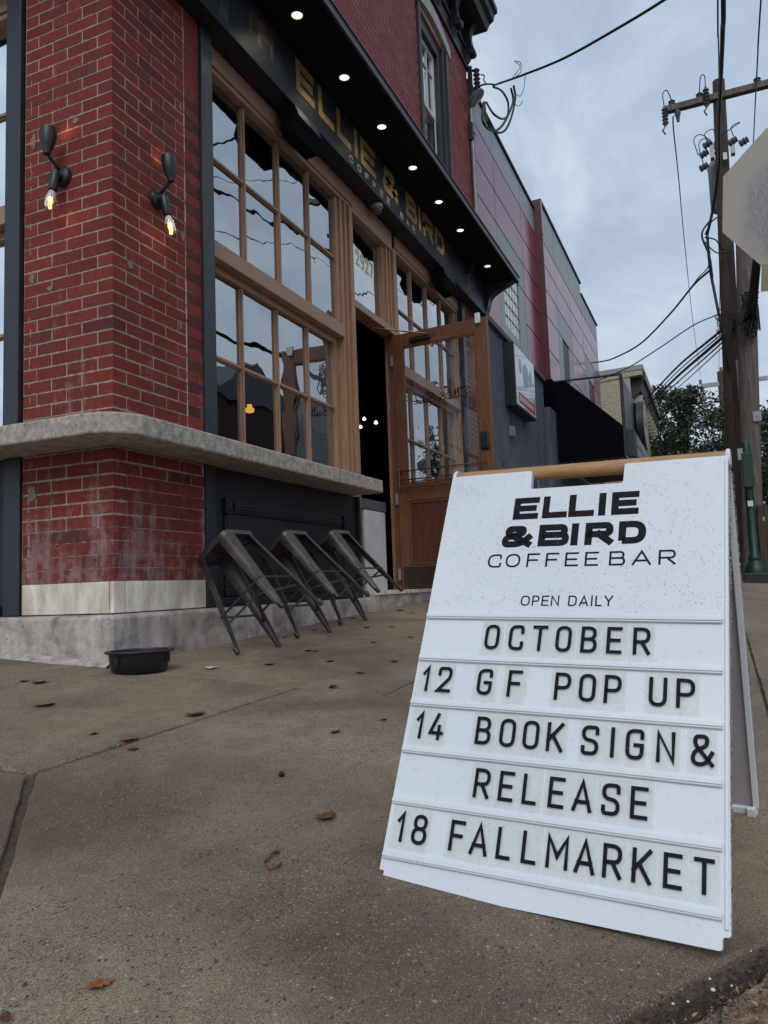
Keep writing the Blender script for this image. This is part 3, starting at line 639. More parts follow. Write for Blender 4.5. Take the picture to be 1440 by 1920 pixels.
# nearest 300 are separate bricks, the rest stay joined
def app(s):
    c = Vector(s[0]); d = (c - CAM).length; return -(s[1][0] * s[1][2] + s[1][1] * s[1][2]) / d / d * (0.2 if c.z > 3.75 else 1)
specs.sort(key=app)
for i, (c, dm_, mat, key) in enumerate(specs[:300]):
    o = bpy.data.objects.new('brick', BM[i % 4])
    if not BM[i % 4].materials: BM[i % 4].materials.append(BRICK_P)
    SC.collection.objects.link(o); par = pier if key == 'pier' else pier2
    Wm = Matrix.Translation(Vector(c)) @ Matrix.Diagonal((*dm_, 1)); o.parent = par; o.matrix_parent_inverse = WM[par.name].inverted(); o.matrix_basis = Wm
    if mat is not BRICK: o.material_slots[0].link = 'OBJECT'; o.material_slots[0].material = mat
for key, par in (('pier', pier), ('pier2', pier2)):
    mb = MB()
    for c, d, m_2, k in specs[300:]:
        if k == key: mb.box(c[0] - d[0] / 2, c[0] + d[0] / 2, c[1] - d[1] / 2, c[1] + d[1] / 2, c[2] - d[2] / 2, c[2] + d[2] / 2)
    if mb.v: tag(mb.build('brick', BRICK, par), kind='stuff')
# ragged pale caulk along the seam of the old strip, a few mortar smears
ca = MB(); z = 0.9
while z < 3.9:
    l = random.uniform(0.02, 0.12)
    if random.random() < 0.72: ww = random.uniform(0.0015, 0.005); x = 0.604 + noise.noise(Vector((0, 0, z * 3))) * 0.004; ca.box(x - ww, x + ww, -0.003, 0.02, z, z + l)
    z += l + random.uniform(0, 0.04)
for _ in range(60):
    z = random.choice([random.uniform(0.1, 0.6), random.uniform(0.9, 2.9)]); 
    y = 0.575 + random.uniform(-0.006, 0.006); ca.box(-0.0025, 0.01, y - 0.0012, y + 0.0015, z, z + random.uniform(0.01, 0.05))
tag(ca.build('caulk', S('caulk_white', (0.52, 0.47, 0.45), (0.33, 0.27, 0.26), 60, 0.9), B), kind='stuff')
sm = MB()
for (y, z, a, b_) in ((0.25, 2.565, .024, .02), (0.555, 2.53, .016, .05), (0.56, 1.74, .02, .035), (0.43, 1.66, .022, .018), (0.55, 0.55, .03, .05), (0.02, 1.2, .0, .0)):
    n = 9; P_ = [(y + a * math.cos(t * 2 * math.pi / n) * random.uniform(.6, 1.1), z + b_ * math.sin(t * 2 * math.pi / n) * random.uniform(.6, 1.1)) for t in range(n)]
    if a: sm.prism(P_, lambda p, q: (-0.004, p, q), lambda p, q: (0.006, p, q))
for (x, z, a, b_) in ((0.57, 2.9, .012, .03), (0.58, 2.1, .014, .035), (0.13, 1.75, .02, .022), (0.55, 1.55, .013, .03)):
    n = 9; P_ = [(x + a * math.cos(t * 2 * math.pi / n) * random.uniform(.6, 1.1), z + b_ * math.sin(t * 2 * math.pi / n) * random.uniform(.6, 1.1)) for t in range(n)]
    sm.prism(P_, lambda p, q: (p, -0.004, q), lambda p, q: (p, 0.006, q))
tag(sm.build('mortar_smear', S('mortar_patch', (0.26, 0.22, 0.19), (0.17, 0.14, 0.12), 60, 0.95, 0.6, 160), B), kind='stuff')

# ---- marble course (-0.088 .. 0.071) and concrete plinth
def mar(x0, x1, y0, y1, z0=-0.088, z1=0.070): return bx('marble_block', MARBLE, B, x0, x1, y0, y1, z0, z1, bev=0.004)
mar(-0.004, 0.25, 0.028, 0.62); 
mar(-0.003, 0.083, -0.004, 0.022); mar(0.088, 0.752, -0.004, 0.3)
pm = MB(); prof_top = -0.090
pm.prism([(-0.08, -0.5), (0.3, -0.5), (0.3, prof_top - 0.003), (0.0, prof_top - 0.003), (-0.065, prof_top - 0.006), (-0.08, prof_top - 0.02)],
         lambda a, b: (a, a, b), lambda a, b: (2.9, a, b))
pm.build('plinth', PLINTH, B, bev=0.006)
pm = MB(); pm.prism([(-0.083, -0.5), (0.3, -0.5), (0.3, prof_top - 0.003), (0.0, prof_top - 0.003), (-0.066, prof_top - 0.006), (-0.083, prof_top - 0.02)],
         lambda a, b: (a, a, b), lambda a, b: (a, 4.5, b))
pm.build('plinth', PLINTH, B, bev=0.006)
fm = MB(); n = 46
for i in range(n + 1):
    y = -0.06 + 1.5 * i / n; w_ = 0.03 + 0.05 * (0.5 + 0.5 * noise.noise(Vector((0, y * 5, 2)))) * min(1, i / 6)
    fm.v += [(-0.07, y, G(-.08, y) + 0.03), (-0.09 - w_ * .4, y, G(-.1, y) + 0.012), (-0.09 - w_, y, G(-.12, y) + 0.001)]
for i in range(n):
    for j in (0, 1): a = i * 3 + j; fm.f.append((a, a + 1, a + 4, a + 3))
fm.build('mortar_fillet', S('pale_fillet', (0.52, 0.48, 0.45), (0.24, 0.21, 0.19), 22, 0.9, 0.8, 90, detail=9), B, smooth=True)
# ---- doorstep
bx('doorstep', MARBLE, B, 2.915, 4.35, -0.13, 0.6, -0.078, -0.045, bev=0.004)
bx('doorstep_base', PLINTH, B, 2.905, 4.35, -0.115, 0.6, -0.45, -0.08, bev=0.004)
bx('plinth', PLINTH, B, 4.352, 6.95, -0.085, 0.3, -0.45, -0.09, bev=0.005)

# ---- sill slab that turns the corner with a rounded end
def arc(cx, cy, r, a0, a1, n): return [(cx + r * math.cos(math.radians(a0 + (a1 - a0) * i / n)), cy + r * math.sin(math.radians(a0 + (a1 - a0) * i / n))) for i in range(n + 1)]
ov = 0.272; rr = 0.21
outl = [(-ov, 4.5)] + arc(-ov + rr, -ov + rr, rr, 180, 270, 14) + arc(2.83 - 0.03, -ov + 0.03, 0.03, 270, 360, 4) + [(2.83, 0.16), (0.03, 0.16), (0.03, 4.5)]
MB().prism(outl, lambda a, b: (a, b, 0.760), lambda a, b: (a, b, 0.866)).build('sill', SILL, B, bev=0.012, seg=3)

# ---- dark posts
bx('post', STEEL, B, 0.757, 0.870, -0.022, 0.16, 0.867, 3.56, bev=0.003)
bx('post', STEEL, B, 0.757, 0.850, -0.012, 0.16, -0.088, 0.758, bev=0.003)
bx('post', STEEL, B, -0.022, 0.16, 0.640, 0.752, 0.867, 3.56, bev=0.003)
bx('post', STEEL, B, -0.012, 0.16, 0.632, 0.752, -0.088, 0.758, bev=0.003)
bx('post', STEEL, B, 6.150, 6.255, -0.015, 0.16, -0.088, 3.56, bev=0.003)

# ---- bulkhead panel under the sill
def bulk(M, x0, x1, end=True):
    b_ = MB().box(x0, x1, 0.012, 0.12, -0.088, 0.757, M).build('bulkhead', STEELD, B)
    fr = MB(); a0, a1 = x0 + 0.13, x1 - 0.24
    for y_, z0, z1, e_ in ((-0.004, .485, .565, 0), (-0.012, .498, .552, 0), (-0.018, .512, .524, 0), (-0.018, .530, .541, 0)): fr.box(a0 + 0.07, a1 - 0.07, y_, 0.013, z0, z1, M)
    for xx in (a0, a1):
        fr.box(xx - 0.035, xx + 0.035, -0.022, 0.0125, .475, .575, M); fr.box(xx - 0.02, xx + 0.02, -0.03, 0.0125, .495, .555, M)
        fr.box(xx - 0.025, xx + 0.025, -0.006, 0.0127, .02, .474, M); fr.box(xx - 0.01, xx + 0.01, -0.014, 0.0127, .03, .473, M)
    fr.box(a0 - 0.03, a1 + 0.03, -0.012, 0.0126, -0.03, 0.019, M); fr.box(x0 + 0.01, x1 - 0.01, -0.02, 0.0124, -0.086, -0.035, M)
    o = fr.build('panel_moulding', STEELD, b_, bev=0.004)
    return b_
bulk(None, 0.852, 2.86); SW = Matrix(((0, 1, 0, 0), (1, 0, 0, 0), (0, 0, 1, 0), (0, 0, 0, 1)))
bulk(SW, 0.754, 2.6)
bx('bulkhead_post', STEELD, B, 2.862, 2.90, -0.02, 0.12, -0.088, 0.757, bev=0.003)

# ---- divided wood windows. M maps (along, in, up)
def window(M, x0, x1, post_r, n=4, name='window', up=(2.247, 3.47), lo=(0.88, 2.135), flip=False):
    # upper frame glass plane 0.10, lower sash set back to 0.145
    w_ = MB()
    fo = MB(); fo.box(x0 - 0.06, x1 + post_r, 0.05, 0.125, 3.395, 3.562, M); fo.box(x0 - 0.06, x1 + post_r, 0.035, 0.12, 3.43, 3.562, M)
    root = fo.build(name, WOODH, B, bev=0.004)
    h = MB(); h.box(x0 - 0.06, x1 + 0.06, 0.045, 0.15, 2.135, 2.247, M); h.build('transom_rail', WOODH, root, bev=0.004)
    pieces('sash_rail', WOODH, root, ((x0 - 0.06, x1 + 0.05, 0.115, 0.17, 2.085, 2.133), (x0 - 0.06, x1 + 0.05, 0.105, 0.17, 0.869, 0.905)), M)
    # upright trims at the far side
    bl_ = [(x1 - 0.004, x1 + 0.05, 0.075, 0.14, 2.249, 3.393), (x1 + 0.051, x1 + 0.09, 0.055, 0.15, 0.869, 3.393), (x0 - 0.06, x0 + 0.0, 0.075, 0.14, 0.869, 3.393), (x1 - 0.02, x1 + 0.049, 0.112, 0.17, 0.906, 2.084)]
    if post_r > 0.12: bl_ += [(x1 + 0.091, x1 + 0.13, 0.07, 0.15, 0.869, 3.393), (x1 + 0.131, x1 + 0.165, 0.048, 0.15, 0.869, 3.392), (x1 + 0.166, x1 + 0.19, 0.066, 0.15, 0.869, 3.392), (x1 + 0.191, x1 + post_r, 0.03, 0.16, 0.869, 3.391)]
    pieces('stile', WOODV, root, bl_, M)
    step = (x1 - x0) / n
    for k in range(1, n):
        x = x0 + step * k
        for (y0, y1, z0, z1) in ((0.082, 0.125, 2.249, 3.393), (0.122, 0.165, 0.906, 2.084)):
            m = MB(); m.box(x - 0.017, x + 0.017, y0 + 0.012, y1, z0, z1, M); m.box(x - 0.009, x + 0.009, y0, y0 + 0.0118, z0, z1, M); m.build('muntin', WOODV, root, bev=0.002)
    for (y0, y1, zc) in ((0.084, 0.125, 2.835), (0.124, 0.165, 1.517)):
        for k in range(n):
            a, b_ = x0 + step * k + 0.018, x0 + step * (k + 1) - 0.018
            m = MB(); m.box(a, b_, y0 + 0.012, y1, zc - 0.017, zc + 0.017, M); m.box(a, b_, y0, y0 + 0.0118, zc - 0.009, zc + 0.009, M); m.build('muntin', WOODH, root, bev=0.002)
    # panes: one sheet each, set a hair differently so that reflections break at the bars
    for (yg, zs) in ((0.108, ((2.249, 2.82), (2.85, 3.393))), (0.148, ((0.906, 1.502), (1.532, 2.084)))):
        for k in range(n):
            for z0, z1 in zs:
                a, b_ = x0 + step * k + 0.010, x0 + step * (k + 1) - 0.010; j = random.uniform(-0.0009, 0.0009); j2 = random.uniform(-0.0012, 0.0012)
                vs = [(a, yg + j, z0 - .004), (b_, yg - j, z0 - .004), (b_, yg - j + j2, z1 + .004), (a, yg + j + j2, z1 + .004)]
                m = MB(); m.add([M @ Vector(q) if M else q for q in vs], [(0, 1, 2, 3)]); m.build('pane', GLASS, root)
    return root
window(Matrix.Identity(4), 0.92, 2.785, 0.255)
W2 = window(Matrix.Identity(4), 4.13, 6.06, 0.09)
window(SW, 0.80, 2.60, 0.25)
# ---- transom light with the house number over the door
TR = bx('transom_window', WOODH, B, 3.04, 3.98, 0.035, 0.15, 3.36, 3.561, bev=0.004); bx('bottom_rail', WOODH, TR, 3.04, 3.98, 0.03, 0.17, 2.478, 2.545, bev=0.004)
pieces('stile', WOODV, TR, ((3.798, 3.85, 0.075, 0.14, 2.547, 3.358), (3.851, 3.885, 0.05, 0.15, 2.547, 3.358), (3.886, 3.92, 0.07, 0.15, 2.547, 3.358), (3.921, 3.95, 0.045, 0.15, 2.547, 3.358), (3.951, 3.985, 0.068, 0.15, 2.547, 3.358), (3.986, 4.07, 0.03, 0.16, -0.04, 3.391), (3.041, 3.055, 0.07, 0.14, 2.547, 3.358)))
MB().add([(3.05, 0.092, 2.545), (3.80, 0.118, 2.545), (3.80, 0.120, 3.36), (3.05, 0.092, 3.36)], [(0, 1, 2, 3)]).build('pane', GLASS, TR)
PG = S('pale_gold_leaf', (0.62, 0.56, 0.36), (0.5, 0.43, 0.26), 20, 0.4); x = 3.235
NF = frame((3.05, 0.0914, 0), Vector((.75, .026, 0)).normalized(), Vector((-.026, .75, 0)).normalized(), (0, 0, 1))
for ch in '2927': nb = MB(); glyph(nb, ch, x - 3.05, 2.955, 0.082, 0.155, 0.026, NF); x += 0.112; nb.build('house_number', PG, TR)
# door jamb uprights and the wall stub below the sill end
bx('door_jamb', DOORV, B, 3.93, 3.985, 0.055, 0.10, -0.044, 2.476, bev=0.003)
bx('door_jamb', WOODV, B, 2.985, 3.038, 0.036, 0.2, -0.044, 2.476, bev=0.003)

# ---- sign board, soffit, fascia
SB = MB().prism([(-0.13, 3.565), (0.10, 3.565), (0.10, 3.985), (-0.13, 3.985)], lambda a, b: (a, a, b), lambda a, b: (6.98, a, b)).build('sign_board', BOARD, B, bev=0.004)
MB().prism([(-0.13, 3.565), (0.10, 3.565), (0.10, 3.985), (-0.13, 3.985)], lambda a, b: (a, a, b), lambda a, b: (a, 4.5, b)).build('sign_board', BOARD, B, bev=0.004)
can = MB(); can.prism([(-0.545, 4.0), (0.0, 4.0), (0.0, 4.10), (-0.545, 4.055)], lambda a, b: (a, a, b), lambda a, b: (7.02, a, b))
can.prism([(-0.545, 4.0), (0.0, 4.0), (0.0, 4.10), (-0.545, 4.055)], lambda a, b: (a, a, b), lambda a, b: (a, 4.5, b))
CANOPY = can.build('canopy', SOFF, B)
fs = MB(); fs.prism([(-0.568, 3.992), (-0.546, 3.992), (-0.546, 4.062), (-0.568, 4.062)], lambda a, b: (a, a, b), lambda a, b: (7.03, a, b))
fs.prism([(-0.568, 3.992), (-0.546, 3.992), (-0.546, 4.062), (-0.568, 4.062)], lambda a, b: (a, a, b), lambda a, b: (a, 4.5, b)); fs.build('fascia', STEEL, CANOPY, bev=0.003)
dr = MB(); dr.prism([(-0.580, 4.063), (-0.50, 4.063), (-0.50, 4.078), (-0.580, 4.070)], lambda a, b: (a, a, b), lambda a, b: (7.04, a, b)); dr.build('drip_edge', TRIMG, CANOPY)
dl = (1.449, 2.193, 2.931, 3.680, 4.430, 5.166, 6.294)
for x in dl:
    m = MB().lathe([(0.058, 0), (0.052, -0.007), (0.040, -0.007), (0.038, -0.001)], Matrix.Translation((x, -0.333, 3.9995)), 20, caps=False).build('recessed_light', BLACKM, CANOPY, smooth=True)
    MB().lathe([(0.0385, -0.003), (0.038, -0.0035)], Matrix.Translation((x, -0.333, 3.9995)), 20).build('light_lens', E_DOWN, m)
for j, x in enumerate(dl):
    ld = bpy.data.lights.new('downlight', 'SPOT'); ld.energy = 5; ld.color = (1, 0.88, 0.66); ld.spot_size = math.radians(120); ld.spot_blend = 0.9; ld.shadow_soft_size = 0.04
    lo = bpy.data.objects.new('downlight_lamp', ld); SC.collection.objects.link(lo); lo.location = (x, -0.333, 3.985)
# lettering
MF = Matrix.Translation((0, -0.1302, 0))
for ch, x, w_ in (('E', 1.772, .282), ('L', 2.122, .27), ('L', 2.448, .26), ('I', 2.775, .07), ('E', 2.905, .325), ('&', 3.40, .357), ('B', 3.985, .30), ('I', 4.335, .07), ('R', 4.475, .31), ('D', 4.855, .307)):
    LT = MB(); glyph(LT, ch, x, 3.705, w_, 0.255, 0.062, MF, 0.004); LT.build('gold_letter', GOLD, SB)
x = 2.672
for ch in 'COFFEE BAR':
    if ch != ' ': LC = MB(); glyph(LC, ch, x, 3.608, .072, 0.060, 0.010, MF, 0.0012); LC.build('grey_letter', GREYL, SB)
    x += 0.163 if ch != ' ' else 0.17
# faded gilded elephant at the left end of the board
def ell(cx, cz, a, b_, n=16): return [(cx + a * math.cos(2 * math.pi * i / n), cz + b_ * math.sin(2 * math.pi * i / n)) for i in range(n)]
el = MB(); ex0 = 1.16; k = 0
for P_ in (ell(ex0 + .19, 3.86, .12, .07), ell(ex0 + .045, 3.875, .055, .055), [(ex0 - .01, 3.86), (ex0 + .02, 3.84), (ex0 + .012, 3.745), (ex0 - .012, 3.74)],
           [(ex0 + .09, 3.84), (ex0 + .135, 3.82), (ex0 + .13, 3.71), (ex0 + .095, 3.71)], [(ex0 + .245, 3.83), (ex0 + .295, 3.84), (ex0 + .29, 3.71), (ex0 + .255, 3.71)],
           ell(ex0 + .085, 3.875, .028, .045)):
    k += 1; el.prism(P_, lambda a, b, k=k: (a, -0.1305 - 0.0002 * k, b), lambda a, b: (a, -0.125, b))
el.build('elephant_emblem', GOLDF, B)
# scroll corbels under the canopy
def corbel(name, x0, x1, y_out, z_top, hh, par, mat=STEEL):
    P_ = []
    for i in range(22):
        t = i / 21; y = -0.13 - (y_out - 0.13) * (1 - t) ** 1.5 * (0.80 + 0.30 * math.cos(t * 6.2)); P_.append((y, z_top - hh * t))
    P_ = [(-0.10, z_top), (-(y_out) - 0.02, z_top), (-(y_out) - 0.02, z_top - 0.02)] + P_[1:] + [(-0.10, z_top - hh)]
    o = MB().prism(P_, lambda a, b: (x0, a, b), lambda a, b: (x1, a, b)).build(name, mat, par, bev=0.004)
    xm = (x0 + x1) / 2
    MB().lathe([(0.045, 0), (0.05, 0.006), (0.03, 0.01), (0.0, 0.01)], frame((x0 - 0.012, -y_out * 0.70 - 0.03, z_top - 0.07), (0, 1, 0), (0, 0, 1), (1, 0, 0)), 12, caps=False).build('scroll_boss', mat, o)
    return o
corbel('corbel', 6.84, 6.99, 0.50, 3.99, 0.40, B); corbel('corbel', 6.02, 6.10, 0.20, 3.95, 0.34, B); corbel('corbel', 0.80, 0.90, 0.20, 3.97, 0.36, B)
MB().prism([(-0.16, 3.50), (0.0, 3.50), (0.0, 3.563), (-0.16, 3.563)], lambda a, b: (6.76, a, b), lambda a, b: (7.03, a, b)).build('board_end_block', STEELD, B, bev=0.004)

# ---- upper storey
core = MB().box(0.006, 4.90, 0.0016, 0.3, 4.04, 7.2).box(5.98, 6.94, 0.0016, 0.3, 4.04, 7.2).box(4.90, 5.98, 0.0017, 0.3, 6.75, 7.2).box(4.90, 5.98, 0.0017, 0.3, 4.04, 4.35)
UW = core.build('upper_wall', MORTAR_UP, B)
sv = specs; specs = []
for a0, a1, z0, z1 in ((0.0, 4.90, 4.08, 7.2), (5.98, 6.94, 4.08, 7.2), (4.90, 5.98, 6.86, 7.2)):
    face_bricks('x', a0, a1, z0, z1, 0, BRICK_UP, 'u', 0.0, mj=0.0085, ci=int(round((z0 - 4.08) / CO)))
mb = MB()
for c, d, _, _ in specs: mb.box(c[0] - d[0] / 2, c[0] + d[0] / 2, c[1] - d[1] / 2, c[1] + d[1] / 2, c[2] - d[2] / 2, c[2] + d[2] / 2)
tag(mb.build('brick', BRICK_UP, UW), kind='stuff'); specs = sv
bx('upper_wall', MORTAR_UP, B, 0.006, 0.3, 0.301, 6, 4.04, 7.2)
# upstairs window
UF = MB()
for x0, x1, y0 in ((4.90, 4.97, -0.04), (4.971, 5.04, -0.01), (5.041, 5.10, 0.03), (5.75, 5.83, 0.03), (5.831, 5.90, -0.01), (5.901, 5.98, -0.04)): UF.box(x0, x1, y0, 0.2, 4.36, 6.72)
UF.box(5.101, 5.749, 0.03, 0.2, 6.60, 6.72)
UFo = UF.build('upper_window', CORN, B, bev=0.004)
sa = MB(); 
for (z0, z1, yy) in ((5.74, 6.598, 0.085),):
    sa.box(5.101, 5.14, yy, yy + .04, z0, z1); sa.box(5.705, 5.749, yy, yy + .04, z0, z1); sa.box(5.141, 5.704, yy + .001, yy + .04, z0, z0 + .05); sa.box(5.141, 5.704, yy + .001, yy + .04, z1 - .05, z1)
    sa.box(5.32, 5.335, yy + .01, yy + .03, z0 + .051, z1 - .051); sa.box(5.50, 5.515, yy + .01, yy + .03, z0 + .051, z1 - .051); sa.box(5.141, 5.704, yy + .008, yy + .028, 6.30, 6.316)
sa.build('sash', WHITE, UFo, bev=0.002)
MB().add([(5.14, .11, 5.79), (5.71, .109, 5.79), (5.71, .11, 6.55), (5.14, .109, 6.55)], [(0, 1, 2, 3)]).build('pane', GLASS, UFo)
MB().add([(5.14, .15, 4.4), (5.71, .149, 4.4), (5.71, .15, 5.72), (5.14, .149, 5.72)], [(0, 1, 2, 3)]).build('pane', make_glass('lower_sash_glass', 0.12, (0.5, 0.5, 0.52), 0.01), UFo)
s2 = MB(); s2.box(5.101, 5.13, .12, .17, 4.37, 5.735); s2.box(5.72, 5.749, .12, .17, 4.37, 5.735); s2.box(5.131, 5.719, .121, .17, 4.37, 4.43); s2.build('sash', CORN, UFo)
MB().box(5.715, 5.725, 0.085, 0.1, 4.4, 5.74).build('sash_edge', WHITE, UFo)
li = [(4.80, 6.72)] + [(4.80 + 1.26 * i / 12, 6.72 + 0.115 * math.sin(math.pi * i / 12)) for i in range(1, 12)] + [(6.06, 6.72), (6.06, 6.86)] + [(6.06 - 1.26 * i / 12, 6.86 + 0.15 * math.sin(math.pi * i / 12)) for i in range(1, 12)] + [(4.80, 6.86)]
MB().prism(li, lambda a, b: (a, -0.05, b), lambda a, b: (a, 0.02, b)).build('lintel', STONEL, B, bev=0.004)
# cornice with scroll brackets
co = MB(); co.box(-0.2, 6.99, -0.035, 0.1, 7.16, 7.24); co.box(-0.2, 6.98, -0.02, 0.1, 7.24, 7.72); co.box(-0.3, 7.02, -0.05, 0.1, 7.40, 7.44)
co.prism([(-0.30, 7.72), (0.1, 7.72), (0.1, 8.02), (-0.46, 8.02), (-0.46, 7.94), (-0.42, 7.92), (-0.40, 7.84), (-0.34, 7.80)], lambda a, b: (-0.4, a, b), lambda a, b: (7.06, a, b))
CO_ = co.build('cornice', CORN, B, bev=0.004)
for i in range(8):
    x = 6.86 - i * 0.62; big = i == 0
    P_ = [(-0.02, 7.20)] + [(-0.04 - 0.07 * math.sin(t * 2.6) - 0.22 * (t / 2.0) ** 2, 7.20 + 0.26 * t) for t in [j / 8 * 2 for j in range(9)]] + [(-0.02, 7.72)]
    o = MB().prism(P_, lambda a, b: (x - 0.06, a, b), lambda a, b: (x + 0.06, a, b)).build('bracket', CORN, CO_, bev=0.006)
    MB().lathe([(0.0, -0.075), (0.05, -0.07), (0.055, 0.0), (0.05, 0.07), (0.0, 0.075)], frame((x, -0.12, 7.33), (0, 1, 0), (0, 0, 1), (1, 0, 0)), 12, caps=False).build('bracket_scroll', CORN, o, smooth=True)
    if i:
        MB().lathe([(0.0, -.04), (0.045, -0.02), (0.05, 0.02), (0.0, .04)], Matrix.Translation((x + 0.31, -0.06, 7.56)), 10, caps=False).build('rosette', CORN, o)
bx('return_wall', BRICK_UP, B, 6.70, 6.942, 0.301, 8, -0.3, 7.9)

# ---- inside the shop: floor, walls, ceiling, counter
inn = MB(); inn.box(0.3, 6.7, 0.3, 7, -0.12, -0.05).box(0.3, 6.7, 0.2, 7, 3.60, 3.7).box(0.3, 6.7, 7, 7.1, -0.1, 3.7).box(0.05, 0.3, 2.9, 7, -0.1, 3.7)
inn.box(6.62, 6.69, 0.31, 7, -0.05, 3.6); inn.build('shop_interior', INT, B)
ct = bx('counter', WHITE, B, 3.36, 3.84, 0.16, 0.30, -0.044, 0.70, bev=0.003)
bx('counter_top', S('grey_ledge', (0.13, 0.12, 0.125), (0.09, 0.085, 0.09), 9, 0.6), ct, 3.05, 3.86, 0.155, 0.5, 0.705, 0.80, bev=0.003)
bx('counter', INT, B, 3.05, 3.355, 0.18, 0.5, -0.044, 0.70)  # near-black block: shade of the gap beside the white counter, put in as colour
bx('flag', S('red_cloth', (0.45, 0.02, 0.05), None, 5, 0.8), ct, 4.25, 4.45, 0.9, 0.92, 0.9, 1.25)

# ---- the open door
H0 = Vector((3.90, 0.04, 0)); ED = (Vector((3.81, -0.95, 0)) - H0).normalized(); NN = Vector((ED.y, -ED.x, 0))   # NN points back towards -X?
if NN.x > 0: NN = -NN
DM = frame(H0, ED, NN, (0, 0, 1))      # local: s along the door, t towards the viewer, z up
def dbx(name, mat, par, s0, s1, t0, t1, z0, z1, bev=0.003): return MB().box(s0, s1, t0, t1, z0, z1, DM).build(name, mat, par, bev=bev)
DO = MB().box(0, 0.108, -0.045, 0, -0.03, 2.458, DM).box(0.868, 0.992, -0.045, 0, -0.03, 2.458, DM).build('door', DOORV, B, bev=0.003)
dbx('rail', DOORH, DO, 0.1085, 0.8675, -0.045, -0.0005, 2.318, 2.458); dbx('rail', DOORH, DO, 0.1085, 0.8675, -0.045, -0.0005, 0.80, 0.975)
dbx('rail', DOORH, DO, 0.1085, 0.8675, -0.045, -0.0005, -0.03, 0.185)
dbx('panel', DOORP, DO, 0.11, 0.866, -0.035, -0.015, 0.186, 0.799)
pm_ = MB()
for s0, s1, z0, z1 in ((.112, .128, .19, .795), (.848, .864, .19, .795), (.129, .847, .19, .206), (.129, .847, .779, .795)): pm_.box(s0, s1, -0.0148, -0.003, z0, z1, DM)
for s0, s1, z0, z1 in ((.112, .122, .98, 2.315), (.854, .864, .98, 2.315), (.123, .853, .98, .99), (.123, .853, 2.305, 2.315)): pm_.box(s0, s1, -0.02, -0.002, z0, z1, DM)
pm_.build('beading', DOORV, DO, bev=0.002)
MB().add([DM @ Vector(p) for p in ((.11, -.022, .977), (.866, -.022, .977), (.866, -.022, 2.317), (.11, -.022, 2.317))], [(0, 1, 2, 3)]).build('pane', GLASSD, DO)
dbx('kick_plate', S('scuffed_kick_plate', (0.045, 0.022, 0.014), (0.02, 0.011, 0.008), 9, 0.45), DO, 0.03, 0.96, 0.0005, 0.003, -0.02, 0.170, 0)
for z, s1 in ((1.09, 0.92), (1.005, 0.92), (0.925, 0.92)):
    MB().tube([DM @ Vector((0.03, 0.035, z)), DM @ Vector((s1, 0.035, z))], 0.0065).build('push_bar', BRASS, DO, smooth=True)
bs = MB()
for z in (1.09, 1.005, .925):
    for s_ in (0.035, 0.915): bs.tube([DM @ Vector((s_, 0, z)), DM @ Vector((s_, 0.042, z))], 0.008)
for s_ in (0.035, 0.915): bs.tube([DM @ Vector((s_, 0.03, .90)), DM @ Vector((s_, 0.03, 1.12))], 0.007)
bs.build('bar_bracket', BRASS, DO, smooth=True)
dbx('lock_box', BLACKP, DO, 0.885, 0.965, 0.0005, 0.03, 1.215, 1.375, 0.008)
dbx('door_sensor', WHITE, DO, 0.885, 0.935, 0.0005, 0.03, 2.40, 2.50, 0.008)
dbx('closer_body', S('bronze_closer', (0.06, 0.04, 0.022), (0.03, 0.02, 0.012), 9, 0.4, metal=0.5), DO, 0.20, 0.42, 0.0005, 0.035, 2.352, 2.392, 0.005)
MB().tube([DM @ Vector((0.40, 0.04, 2.395)), DM @ Vector((0.33, 0.055, 2.41)), (3.68, 0.02, 2.455), (3.52, 0.10, 2.44)], 0.008).build('closer_arm', BRASS, DO)
dbx('exit_tag', GOLDF, DO, 0.445, 0.47, 0.0005, 0.004, 2.375, 2.42, 0)
for z in (2.20, 0.83, 0.10): dbx('hinge', GALV, DO, -0.03, -0.002, -0.03, 0.004, z - 0.055, z + 0.055, 0.002)
# script on the glass, reads from the other side
def script(mb, s_right, z0, W_, H_, th, flip, Mx, toff):
    letters = [[(.35, .95), (.15, 1.08), (-.02, .85), (.16, .6), (-.04, .3), (.12, .02), (.45, .15), (.62, .5), (.72, 1.0), (.62, 1.02), (.60, .2), (.72, .08), (.86, .5), (.95, 1.0), (.85, 1.02), (.83, .2), (.95, .08), (1.05, .42), (1.07, .12), (1.2, .1), (1.34, .3), (1.28, .46), (1.19, .3), (1.26, .06), (1.5, .15)],
               [(2.1, .1), (1.75, .75), (1.85, .98), (2.0, .8), (1.65, .35), (1.75, .05), (2.0, .15), (2.15, .45)],
               [(2.62, .95), (2.50, .5), (2.46, .05)], [(2.42, .8), (2.65, 1.08), (2.95, .92), (2.75, .6), (2.6, .55), (3.0, .4), (2.9, .08), (2.6, .02), (2.42, .15)],
               [(3.1, .42), (3.08, .1), (3.2, .08), (3.36, .45), (3.4, .4), (3.38, .1), (3.5, .08), (3.62, .38), (3.78, .45), (3.62, .35), (3.6, .1), (3.75, .1), (3.88, .5), (3.95, 1.05), (3.88, .3), (3.95, .05), (4.1, .15)], [(3.1, .62), (3.11, .64)], [(-.25, .98), (.0, 1.16), (.6, 1.16)]]
    for P_ in letters:
        pts = cat_rom([(x, y, 0) for x, y in P_], 5); pts = [Vector(((s_right - p.x / 4.3 * W_) if flip else (s_right + p.x / 4.3 * W_), z0 + p.y * H_, 0)) for p in pts]
        ribbon(mb, pts, th, 0, 0.001, False, Mx)
sc_ = MB(); script(sc_, 0.755, 1.735, 0.58, 0.085, 0.0085, True, DM @ Matrix.Translation((0, -0.0205, 0)), 0); sc_.build('door_script', INK, DO)
